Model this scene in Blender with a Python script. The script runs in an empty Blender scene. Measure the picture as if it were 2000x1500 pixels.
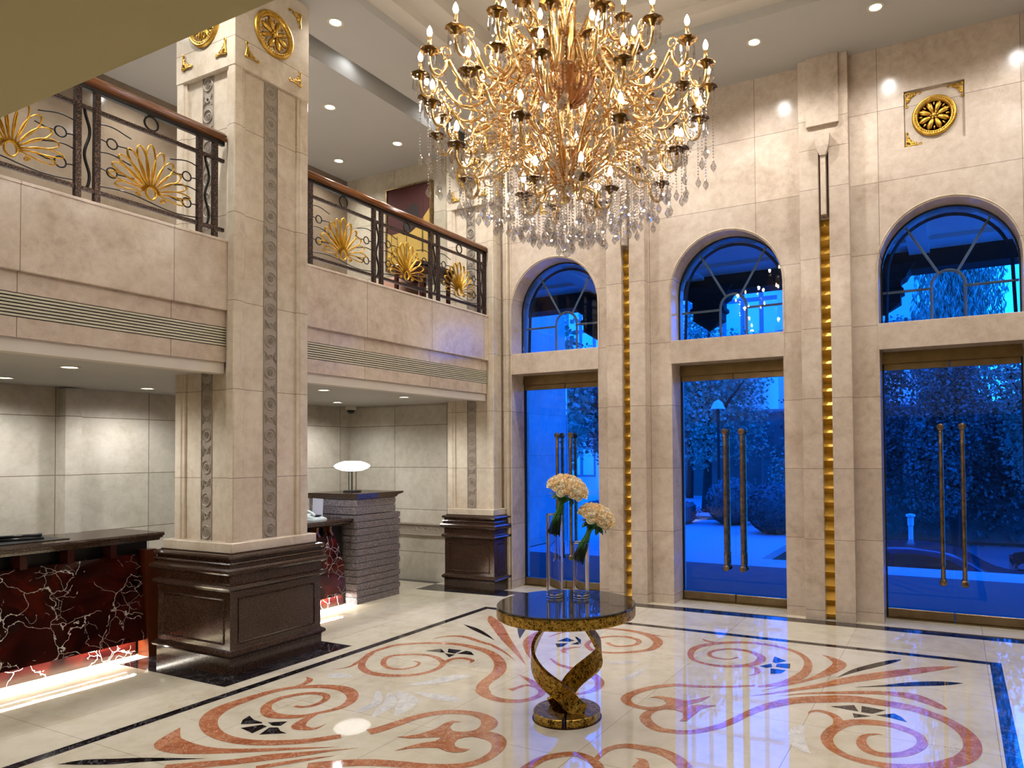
import bpy, bmesh, math, random
from mathutils import Vector, Matrix
random.seed(7)
PI = math.pi
scene = bpy.context.scene
COL = scene.collection

# ---------------------------------------------------------------- camera
FPX, CX, CY = 1396.72, 1150.0, 851.45
cd = bpy.data.cameras.new('camera'); cam = bpy.data.objects.new('camera', cd); COL.objects.link(cam)
cd.sensor_fit = 'HORIZONTAL'; cd.sensor_width = 36.0; cd.lens = FPX * 36 / 2000
cd.shift_x = (1000 - CX) / 2000; cd.shift_y = (CY - 750) / 2000
cd.clip_start = .05; cd.clip_end = 300
_a, _b, _c = -.02434877, .47318375, -.008188985
_Rx = Matrix(((1,0,0),(0,math.cos(_a),-math.sin(_a)),(0,math.sin(_a),math.cos(_a))))
_Ry = Matrix(((math.cos(_b),0,math.sin(_b)),(0,1,0),(-math.sin(_b),0,math.cos(_b))))
_Rz = Matrix(((math.cos(_c),-math.sin(_c),0),(math.sin(_c),math.cos(_c),0),(0,0,1)))
_R = _Rz @ _Rx @ _Ry
_w = lambda v: Vector((v[0], v[2], -v[1]))
_m = Matrix((_w(_R[0]), -_w(_R[1]), -_w(_R[2]))).transposed().to_4x4()
_m.translation = Vector((0, 0, 1.75))
cam.matrix_world = _m
scene.camera = cam
VR = _w(_R[0]); VF = _w(_R[2])      # view right / forward, used to aim the bouquets

# ---------------------------------------------------------------- world, exposure
world = bpy.data.worlds.new('dusk_sky'); scene.world = world; world.use_nodes = True
nt = world.node_tree; nt.nodes.clear()
wo = nt.nodes.new('ShaderNodeOutputWorld'); bg = nt.nodes.new('ShaderNodeBackground')
tc = nt.nodes.new('ShaderNodeTexCoord'); sp = nt.nodes.new('ShaderNodeSeparateXYZ'); rp = nt.nodes.new('ShaderNodeValToRGB')
nt.links.new(tc.outputs['Generated'], sp.inputs[0]); nt.links.new(sp.outputs['Z'], rp.inputs[0]); nt.links.new(rp.outputs[0], bg.inputs[0]); nt.links.new(bg.outputs[0], wo.inputs[0])
rp.color_ramp.elements[0].color = (.006, .22, 1, 1); rp.color_ramp.elements[1].color = (.002, .10, 1, 1)
bg.inputs[1].default_value = 8.0
vs = scene.view_settings; vs.view_transform = 'Standard'; vs.look = 'None'; vs.gamma = 1; vs.use_curve_mapping = False
vs.exposure = -0.12
cy = scene.cycles
cy.use_denoising = True; cy.max_bounces = 8; cy.diffuse_bounces = 4; cy.glossy_bounces = 5; cy.transmission_bounces = 8
cy.transparent_max_bounces = 24; cy.sample_clamp_indirect = 4; cy.caustics_reflective = False; cy.caustics_refractive = False
cy.blur_glossy = .5

# ---------------------------------------------------------------- lights of the hall
def light(name, kind, loc, power, color, **kw):
    d = bpy.data.lights.new(name, kind); d.energy = power; d.color = color
    for k, v in kw.items():
        if k not in ('rot',): setattr(d, k, v)
    o = bpy.data.objects.new(name, d); COL.objects.link(o); o.location = loc
    if 'rot' in kw: o.rotation_euler = kw['rot']
    return o
NEUT = (1, .975, .94); COOLW = (.93, .97, 1)
# downlights: (x, y, z, power); after the visible ones, unseen beams added without fixtures
DL_MAIN = [(-5.21, 4.92), (-5.18, 6.06), (-5.16, 7.19), (-4.03, 7.13), (-2.88, 7.13), (-1.735, 7.135), (-.587, 7.10), (.65, 7.1),
           (-5.2, 3.4), (-5.2, 2.2), (.7, 5.8), (.7, 4.4), (.7, 3.0), (.7, 1.6), (-4.0, 1.35), (-2.3, 1.35), (-.6, 1.35)]
DL_UP = [(-6.49, 6.045), (-6.48, 7.18), (-7.58, 7.22), (-6.49, 4.9), (-6.49, 3.6), (-6.49, 2.4), (-7.58, 5.9), (-7.58, 4.6), (-7.58, 3.3), (-7.58, 2.0)]  # rear row continued with added beams to brighten the gallery back wall
DL_NOOK = [(-6.07, 5.57), (-7.33, 6.96), (-6.0, 6.76), (-6.16, 3.12), (-7.42, 4.49), (-7.44, 3.25), (-7.4, 2.0)]
for x, y in DL_MAIN: light('main_downlight_beam', 'SPOT', (x, y, 5.86), 120, NEUT, spot_size=2.5, spot_blend=1.0, shadow_soft_size=.05)
for x, y in DL_UP: light('gallery_downlight_beam', 'SPOT', (x, y, 5.82), 95, NEUT, spot_size=2.5, spot_blend=1.0, shadow_soft_size=.05)
for x, y in DL_NOOK: light('nook_downlight_beam', 'SPOT', (x, y, 2.40), 58, (1, 1, 1), spot_size=2.8, spot_blend=.8, shadow_soft_size=.05)
CH = Vector((-2.31, 4.21, 0))       # chandelier axis
# (count, radius, z of the candle cup, phase)
RINGS = [(20, .96, 4.20, .1), (12, .60, 4.26, .25), (12, .90, 3.96, .35), (8, .76, 3.70, .15), (6, .30, 3.52, .3), (10, .42, 4.62, .1)]
for n, r, z, ph in RINGS:
    for k in range(0, n, 2):
        a = ph + 2 * PI * k / n
        light('candle_glow', 'POINT', (CH.x + r * math.cos(a), CH.y + r * math.sin(a), z + .13), 12, (1, .93, .84), shadow_soft_size=.02)
# uplight hidden in the ceiling trough above the gallery edge
for y in (3.0, 4.2, 5.65, 7.0): light('trough_light', 'SPOT', (-5.68, y, 6.12), 5, COOLW, spot_size=2.6, spot_blend=.9, shadow_soft_size=.03)

# ---------------------------------------------------------------- mesh builder
ORG = {}
class MB:
    def __init__(s): s.v = []; s.f = []; s.m = []; s.mi = 0; s.sm = []; s.smooth = False
    def add(s, vs, fs):
        b = len(s.v); s.v += [tuple(p) for p in vs]; s.f += [tuple(b + i for i in f) for f in fs]
        s.m += [s.mi] * len(fs); s.sm += [s.smooth] * len(fs); return s
    def box(s, x0, x1, y0, y1, z0, z1):
        return s.add([(x0,y0,z0),(x1,y0,z0),(x1,y1,z0),(x0,y1,z0),(x0,y0,z1),(x1,y0,z1),(x1,y1,z1),(x0,y1,z1)],
                     [(0,3,2,1),(4,5,6,7),(0,1,5,4),(1,2,6,5),(2,3,7,6),(3,0,4,7)])
    def bx(s, x0, x1, y0, y1, z0, z1, b=.01):      # chamfered box
        p = []
        for z, e in ((z0, b), (z0 + b, 0), (z1 - b, 0), (z1, b)):
            p.append([(x0+e,y0+b,z),(x0+b,y0+e,z),(x1-b,y0+e,z),(x1-e,y0+b,z),(x1-e,y1-b,z),(x1-b,y1-e,z),(x0+b,y1-e,z),(x0+e,y1-b,z)])
        return s.loft(p)
    def loft(s, rings, cap=True, closed=False):
        n = len(rings[0]); vs = [q for r in rings for q in r]; fs = []
        m = len(rings)
        for i in range(m if closed else m - 1):
            for j in range(n):
                a, b = i * n + j, i * n + (j + 1) % n; c = ((i + 1) % m) * n
                fs.append((a, b, c + (j + 1) % n, c + j))
        if cap and not closed: fs += [tuple(range(n - 1, -1, -1)), tuple((m - 1) * n + j for j in range(n))]
        return s.add(vs, fs)
    def prism(s, poly, fn, a, b):                  # poly 2d, fn(u,v,w)->xyz, extruded w=a..b
        return s.loft([[fn(u, v, a) for u, v in poly], [fn(u, v, b) for u, v in poly]])
    def tube(s, pts, rad, n=8, flat=1.0, closed=False, nrm=None):
        pts = [Vector(p) for p in pts]; m = len(pts)
        if not hasattr(rad, '__len__'): rad = [rad] * m
        rings = []; up = None
        for i in range(m):
            if closed: t = pts[(i + 1) % m] - pts[i - 1]
            else: t = pts[min(i + 1, m - 1)] - pts[max(i - 1, 0)]
            t.normalize()
            if nrm is not None: u = Vector(nrm) - t * t.dot(Vector(nrm))
            elif up is None: u = Vector((0, 0, 1)) - t * t.z if abs(t.z) < .9 else Vector((1, 0, 0)) - t * t.x
            else: u = up - t * t.dot(up)
            if u.length < 1e-6: u = t.orthogonal()
            u.normalize(); up = u; w = t.cross(u)
            rings.append([pts[i] + (u * math.cos(2*PI*k/n) * flat + w * math.sin(2*PI*k/n)) * rad[i] for k in range(n)])
        return s.loft(rings, closed=closed)
    def lathe(s, prof, c=(0,0,0), n=24, ax='z'):
        rings = []
        for r, z in prof:
            r = max(r, 1e-4)
            q = [(r*math.cos(2*PI*k/n), r*math.sin(2*PI*k/n), z) for k in range(n)]
            if ax == 'x': q = [(p[2], p[0], p[1]) for p in q]
            if ax == 'y': q = [(p[0], p[2], p[1]) for p in q]
            rings.append([(c[0]+p[0], c[1]+p[1], c[2]+p[2]) for p in q])
        return s.loft(rings)
    def cyl(s, p0, p1, r, n=12, r1=None): return s.tube([p0, p1], [r, r if r1 is None else r1], n)
    def ell(s, c, r, n=8, m=5, M=None):
        rings = []
        for i in range(m + 1):
            a = -PI/2 + PI * i / m
            ring = []
            for k in range(n):
                p = Vector((math.cos(a)*math.cos(2*PI*k/n)*r[0], math.cos(a)*math.sin(2*PI*k/n)*r[1], math.sin(a)*r[2]))
                if i in (0, m): p = Vector((0, 0, math.copysign(r[2], a))) + Vector((math.cos(2*PI*k/n), math.sin(2*PI*k/n), 0)) * 1e-4
                if M: p = M @ p
                ring.append(p + Vector(c))
            rings.append(ring)
        return s.loft(rings)
    def build(s, name, mat, parent=None, fix=True, world=True):
        me = bpy.data.meshes.new(name)
        o0 = ORG.get(parent.name, Vector()) if (parent and world) else Vector()
        vs = [(v[0]-o0.x, v[1]-o0.y, v[2]-o0.z) for v in s.v] if o0.length else s.v
        me.from_pydata(vs, [], s.f)
        for m in (mat if isinstance(mat, (list, tuple)) else [mat]): me.materials.append(m)
        me.polygons.foreach_set('material_index', s.m); me.polygons.foreach_set('use_smooth', s.sm)
        if fix and len(s.f) < 60000:
            bm = bmesh.new(); bm.from_mesh(me); bmesh.ops.recalc_face_normals(bm, faces=bm.faces); bm.to_mesh(me); bm.free()
        me.update()
        o = bpy.data.objects.new(name, me); COL.objects.link(o)
        if parent: o.parent = parent; ORG[o.name] = o0.copy() if world else Vector()
        else: ORG[o.name] = Vector()
        return o
def tag(o, label=None, cat=None, group=None, kind=None):
    if label: o['label'] = label
    if cat: o['category'] = cat
    if group: o['group'] = group
    if kind: o['kind'] = kind
    return o
def thing(name, loc, label, cat, group=None, rz=0):
    o = bpy.data.objects.new(name, None); COL.objects.link(o); o.location = loc; o.rotation_euler.z = rz
    o.empty_display_size = .1
    ORG[o.name] = Vector(loc) if rz == 0 else Vector()
    return tag(o, label, cat, group)
def struct(o): o['kind'] = 'structure'; return o
def copy_tree(o, parent=None):
    c = o.copy(); COL.objects.link(c)
    if parent: c.parent = parent
    for ch in list(o.children): copy_tree(ch, c)
    return c
def crv(pts, n=6):                                 # catmull-rom through points (tuples of any length)
    out = []; P = [pts[0]] + list(pts) + [pts[-1]]
    for i in range(1, len(P) - 2):
        a, b, c, d = P[i-1], P[i], P[i+1], P[i+2]
        for k in range(n):
            t = k / n
            out.append(tuple(.5*((2*b[j])+(-a[j]+c[j])*t+(2*a[j]-5*b[j]+4*c[j]-d[j])*t*t+(-a[j]+3*b[j]-3*c[j]+d[j])*t**3) for j in range(len(b))))
    out.append(tuple(pts[-1])); return out

# ---------------------------------------------------------------- materials
class N:
    def __init__(s, name):
        s.mat = bpy.data.materials.new(name); s.mat.use_nodes = True; s.t = s.mat.node_tree; s.t.nodes.clear()
        s.out = s.n('ShaderNodeOutputMaterial'); s.b = s.n('ShaderNodeBsdfPrincipled'); s.l(s.b.outputs[0], s.out.inputs[0])
        s.co = s.n('ShaderNodeTexCoord').outputs['Object']
    def n(s, ty, **kw):
        x = s.t.nodes.new(ty)
        for k, v in kw.items(): setattr(x, k, v)
        return x
    def l(s, a, b): s.t.links.new(a, b)
    def put(s, sock, v):
        if hasattr(v, 'type') and hasattr(v, 'node'): s.l(v, sock)
        else: sock.default_value = v
    def m(s, op, a, b=0.0, c=None, clamp=False):
        x = s.n('ShaderNodeMath', operation=op, use_clamp=clamp); s.put(x.inputs[0], a); s.put(x.inputs[1], b)
        if c is not None: s.put(x.inputs[2], c)
        return x.outputs[0]
    def noise(s, scale, det=4, rough=.5, dist=0, vec=None):
        x = s.n('ShaderNodeTexNoise'); x.inputs['Scale'].default_value = scale; x.inputs['Detail'].default_value = det
        x.inputs['Roughness'].default_value = rough; x.inputs['Distortion'].default_value = dist; s.l(vec or s.co, x.inputs['Vector']); return x.outputs['Fac']
    def vor(s, scale, feat='F1', vec=None, out='Distance'):
        x = s.n('ShaderNodeTexVoronoi', feature=feat); x.inputs['Scale'].default_value = scale; s.l(vec or s.co, x.inputs['Vector']); return x.outputs[out]
    def ramp(s, f, stops):
        x = s.n('ShaderNodeValToRGB'); e = x.color_ramp.elements
        while len(e) < len(stops): e.new(.5)
        for i, (p, c) in enumerate(stops): e[i].position = p; e[i].color = tuple(c) + (1,)
        s.l(f, x.inputs[0]); return x.outputs[0]
    def mix(s, f, a, b, mode='MIX'):
        x = s.n('ShaderNodeMix', data_type='RGBA', blend_type=mode)
        s.put(x.inputs[0], f); s.put(x.inputs[6], a if hasattr(a, 'node') else tuple(a) + (1,)); s.put(x.inputs[7], b if hasattr(b, 'node') else tuple(b) + (1,)); return x.outputs[2]
    def bump(s, h, st=.3, dist=.01):
        x = s.n('ShaderNodeBump'); x.inputs['Strength'].default_value = st; x.inputs['Distance'].default_value = dist; s.l(h, x.inputs['Height']); s.l(x.outputs[0], s.b.inputs['Normal'])
    def set(s, col=None, rough=None, metal=None, **kw):
        if col is not None: s.put(s.b.inputs['Base Color'], col if hasattr(col, 'node') else tuple(col) + (1,))
        if rough is not None: s.put(s.b.inputs['Roughness'], rough)
        if metal is not None: s.put(s.b.inputs['Metallic'], metal)
        for k, v in kw.items(): s.put(s.b.inputs[k], v)
        return s.mat
def lin(r, g, b): return tuple(((c/255+.055)/1.055)**2.4 if c > 10 else c/255/12.92 for c in (r, g, b))
def plain(name, rgb, rough=.5, metal=0, nz=.08, sc=6, **kw):
    M = N(name); c = lin(*rgb)
    f = M.noise(sc, 5)
    M.set(M.mix(f, tuple(max(0, v*(1-nz)) for v in c), tuple(v*(1+nz) for v in c)), rough, metal, **kw); return M.mat
def stone(name, c1, c2, c3, grid=None, rough=.16, scale=1.3, line=(.25,.18,.12), lw=.0025, tone=.10, coat=0):
    """polished limestone; grid = per axis (size, offset) or None: the joints between slabs"""
    M = N(name)
    n1 = M.noise(scale, 8, .6, .6); n2 = M.noise(scale * 9, 6, .65, .3); n3 = M.noise(scale * 60, 3, .7)
    col = M.ramp(M.m('ADD', M.m('MULTIPLY', n1, .6), M.m('MULTIPLY', n2, .4)), [(.34, lin(*c2)), (.5, lin(*c1)), (.68, lin(*c3))])
    vein = M.m('ABSOLUTE', M.m('SUBTRACT', M.noise(scale * .9, 9, .62, 1.4), .5))
    vein = M.m('MULTIPLY', M.m('LESS_THAN', vein, .0025), M.m('GREATER_THAN', M.noise(scale * 1.7, 2), .56))
    col = M.mix(M.m('MULTIPLY', vein, .25), col, lin(130, 98, 70))
    sp_ = M.m('GREATER_THAN', n3, .66)
    col = M.mix(M.m('MULTIPLY', sp_, .22), col, lin(140, 115, 92))
    if grid:
        s = M.n('ShaderNodeSeparateXYZ'); M.l(M.co, s.inputs[0]); cells = M.n('ShaderNodeCombineXYZ'); ln = None
        for i, g in enumerate(grid):
            if not g: continue
            t = M.m('DIVIDE', M.m('SUBTRACT', s.outputs[i], g[1]), g[0])
            fr = M.m('FRACT', t); M.l(M.m('FLOOR', t), cells.inputs[i])
            d = M.m('MULTIPLY', M.m('MINIMUM', fr, M.m('SUBTRACT', 1.0, fr)), g[0])
            q = M.m('LESS_THAN', d, lw); ln = q if ln is None else M.m('MAXIMUM', ln, q)
        wn = M.n('ShaderNodeTexWhiteNoise', noise_dimensions='3D'); M.l(cells.outputs[0], wn.inputs[0])
        k = M.m('ADD', 1 - tone, M.m('MULTIPLY', wn.outputs['Value'], 2 * tone))
        cm = M.n('ShaderNodeCombineXYZ')
        for i in range(3): M.l(k, cm.inputs[i])
        col = M.mix(1.0, col, cm.outputs[0], 'MULTIPLY')
        col = M.mix(M.m('MULTIPLY', ln, .75), col, lin(90, 68, 50))
    M.set(col, M.m('ADD', rough, M.m('MULTIPLY', n2, .05)), 0, **({'Coat Weight': coat, 'Coat Roughness': .03} if coat else {}))
    return M.mat
C1, C2, C3 = (204, 187, 170), (176, 157, 139), (224, 210, 195)
m_wall = stone('limestone_door_wall', C1, C2, C3, grid=((1.27, .62), None, (.735, .10)))
m_side = stone('limestone_gallery', C1, C2, C3, grid=(None, (1.02, .37), None), tone=.05)
m_nook = stone('limestone_nook', (194, 186, 170), (174, 164, 146), (212, 204, 190), grid=((.93, .31), (.93, .21), (.59, .395)), rough=.2, lw=.004)
m_upper = stone('limestone_upper_gallery', (192, 182, 162), (172, 160, 138), (210, 200, 182), grid=((.93, .31), (1.05, .2), (.80, .33)), rough=.1)
m_col = stone('limestone_column', (208, 194, 174), (184, 166, 144), (226, 214, 196), grid=(None, None, (.735, .10)), tone=.06)
m_stone = stone('limestone_plain', C1, C2, C3)
m_floor = stone('cream_marble_floor', (208, 198, 176), (190, 176, 152), (222, 212, 194), grid=((1.1, .2), (1.1, .35), None), rough=.004, scale=.8, lw=.0015, tone=.03)
for _n in m_floor.node_tree.nodes:
    if _n.type == 'BSDF_PRINCIPLED': _n.inputs['IOR'].default_value = 2.4
def inlay(name, c1, c2, veinc, vs=5):
    M = N(name); n1 = M.noise(vs, 8, .65, 1.2); n2 = M.noise(vs * 5, 6, .7, .5)
    col = M.ramp(n1, [(.35, lin(*c1)), (.65, lin(*c2))])
    v = M.m('LESS_THAN', M.m('ABSOLUTE', M.m('SUBTRACT', M.noise(vs * 1.3, 9, .7, 2.), .5)), .008)
    col = M.mix(M.m('MULTIPLY', v, .7), col, lin(*veinc)); M.set(col, .04, 0, IOR=2.4); return M.mat
m_red = inlay('rojo_marble', (150, 84, 54), (186, 120, 84), (232, 200, 170))
m_blk = inlay('black_marble', (14, 12, 14), (26, 22, 24), (120, 120, 125), 3)
m_wht = inlay('white_veined_marble', (200, 198, 196), (226, 222, 214), (120, 130, 150), 9)
def granite(name, dark, mid, lite, rough=.14, sc=1):
    M = N(name); a = M.vor(230 * sc); b = M.noise(120 * sc, 4, .7)
    col = M.ramp(M.m('ADD', M.m('MULTIPLY', a, .55), M.m('MULTIPLY', b, .5)), [(.32, lin(*dark)), (.5, lin(*mid)), (.72, lin(*lite))])
    M.set(col, rough, 0); return M.mat
m_gran = granite('brown_granite', (20, 13, 9), (44, 30, 22), (84, 62, 48))
m_gran2 = granite('grey_speckled_granite', (38, 33, 34), (84, 76, 78), (176, 166, 168), .35, .7)
def redmarble():
    M = N('rosso_levanto_marble')
    mp = M.n('ShaderNodeMapping'); M.l(M.co, mp.inputs[0]); mp.inputs['Scale'].default_value = (1, 1, 1)
    nz = M.n('ShaderNodeTexNoise'); nz.inputs['Scale'].default_value = 3.2; nz.inputs['Detail'].default_value = 6; M.l(mp.outputs[0], nz.inputs['Vector'])
    ad = M.n('ShaderNodeVectorMath', operation='MULTIPLY_ADD'); M.l(nz.outputs['Color'], ad.inputs[0]); ad.inputs[1].default_value = (.35, .35, .35); M.l(mp.outputs[0], ad.inputs[2])
    base = M.ramp(M.noise(2.2, 7, .6, .8), [(.36, lin(8, 3, 4)), (.5, lin(36, 8, 7)), (.68, lin(74, 20, 12))])
    e1 = M.vor(3.4, 'DISTANCE_TO_EDGE', ad.outputs[0]); e2 = M.vor(9.0, 'DISTANCE_TO_EDGE', ad.outputs[0])
    v1 = M.m('LESS_THAN', e1, .006); v2 = M.m('MULTIPLY', M.m('LESS_THAN', e2, .009), M.m('GREATER_THAN', M.noise(2.6, 3), .53))
    v = M.m('MULTIPLY', M.m('MAXIMUM', v1, v2), M.m('GREATER_THAN', M.noise(5, 4), .42))
    col = M.mix(M.m('MULTIPLY', v, .85), base, lin(222, 222, 218)); M.set(col, .08, 0); return M.mat
m_rosso = redmarble()
m_ceil = plain('painted_ceiling', (184, 181, 176), .7, nz=.02)
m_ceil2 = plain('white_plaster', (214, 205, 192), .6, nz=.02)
m_sof = plain('ochre_painted_soffit', (190, 176, 124), .45, nz=.03, sc=1.5)
def gold(name, c1, c2, rough, sc=18):
    M = N(name); f = M.noise(sc, 5, .6); M.set(M.ramp(f, [(.35, lin(*c1)), (.65, lin(*c2))]), rough, 1.0); return M.mat
m_gold = gold('gilded_plaster', (190, 146, 56), (226, 184, 88), .42)
m_chand = gold('chandelier_gilt_brass', (220, 176, 110), (252, 222, 166), .27)
m_goldp = plain('gold_painted_panel', (204, 158, 52), .3, .0, nz=.05)
for _n in m_goldp.node_tree.nodes:
    if _n.type == 'BSDF_PRINCIPLED': _n.inputs['Metallic'].default_value = .45
def leaf_gold():
    M = N('distressed_gold_leaf'); a = M.noise(38, 8, .72, .4); b = M.vor(90)
    k = M.m('ADD', M.m('MULTIPLY', a, .8), M.m('MULTIPLY', b, .2))
    col = M.ramp(k, [(.40, lin(34, 24, 8)), (.47, lin(150, 116, 44)), (.62, lin(206, 170, 82))])
    M.set(col, M.m('ADD', .22, M.m('MULTIPLY', a, .25)), .85); return M.mat
m_leafg = leaf_gold()
m_iron = granite('hammered_iron', (16, 11, 10), (46, 34, 30), (98, 78, 70), .4, .45)
for _n in m_iron.node_tree.nodes:
    if _n.type == 'BSDF_PRINCIPLED': _n.inputs['Metallic'].default_value = .6
m_black = plain('black_wrought_iron', (18, 15, 14), .35, .3)
def woodm():
    M = N('varnished_wood'); mp = M.n('ShaderNodeMapping'); mp.inputs['Scale'].default_value = (30, 1.2, 30); M.l(M.co, mp.inputs[0])
    M.set(M.ramp(M.noise(1.5, 6, .6, .5, mp.outputs[0]), [(.3, lin(70, 36, 10)), (.7, lin(128, 74, 26))]), .18); return M.mat
m_wood = woodm(); m_dwood = plain('dark_red_wood', (54, 20, 16), .22, nz=.2, sc=9)
m_bronze = gold('antique_bronze', (120, 98, 70), (166, 142, 106), .36)
m_brass = gold('brushed_brass_rail', (128, 108, 78), (150, 130, 98), .34, 4)
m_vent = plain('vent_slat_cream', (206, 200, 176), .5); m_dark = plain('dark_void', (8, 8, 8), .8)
m_carved = plain('carved_grey_stone', (158, 146, 132), .5, nz=.15, sc=30)
m_chrome = plain('chrome', (200, 204, 208), .12, 1.0); m_blackp = plain('black_plastic', (14, 14, 16), .3)
def emis(name, rgb, st):
    M = N(name); M.set((0,0,0), .5); M.b.inputs['Emission Color'].default_value = tuple(lin(*rgb)) + (1,); M.b.inputs['Emission Strength'].default_value = st; return M.mat
m_lamp = emis('downlight_lens', (255, 246, 226), 14); m_bulb = emis('candle_bulb_glass', (255, 232, 190), 40); m_shade = emis('opal_glass_shade', (255, 250, 244), 1.7)
m_tube = emis('warm_light_tube', (255, 236, 200), 20)
for _m in (m_bulb,): _m.cycles.emission_sampling = 'NONE'
def crystal():
    M = N('cut_crystal'); g = M.n('ShaderNodeBsdfGlossy'); g.inputs['Roughness'].default_value = .03; g.inputs[0].default_value = (1, 1, 1, 1)
    t = M.n('ShaderNodeBsdfTransparent'); t.inputs[0].default_value = (.93, .94, .97, 1)
    lw = M.n('ShaderNodeLayerWeight'); lw.inputs[0].default_value = .35
    x = M.n('ShaderNodeMixShader'); M.l(M.m('ADD', M.m('MULTIPLY', lw.outputs['Facing'], .7), .26, clamp=True), x.inputs[0]); M.l(t.outputs[0], x.inputs[1]); M.l(g.outputs[0], x.inputs[2]); M.l(x.outputs[0], M.out.inputs[0]); return M.mat
m_crys = crystal()
def pane(name, tint):
    M = N(name); g = M.n('ShaderNodeBsdfGlossy'); g.inputs['Roughness'].default_value = 0.0
    t = M.n('ShaderNodeBsdfTransparent'); t.inputs[0].default_value = tuple(tint) + (1,); f = M.n('ShaderNodeFresnel'); f.inputs[0].default_value = 1.38
    x = M.n('ShaderNodeMixShader'); M.l(f.outputs[0], x.inputs[0]); M.l(t.outputs[0], x.inputs[1]); M.l(g.outputs[0], x.inputs[2]); M.l(x.outputs[0], M.out.inputs[0]); return M.mat
m_pane = pane('door_glass', (.82, .90, 1.0))
m_glass = N('clear_vase_glass').set((.97, .99, 1), 0.0, 0, **{'Transmission Weight': 1.0, 'IOR': 1.45})
m_ttop = N('dark_glass_table_top').set(lin(46, 44, 42), .02, 0, IOR=1.7)
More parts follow.
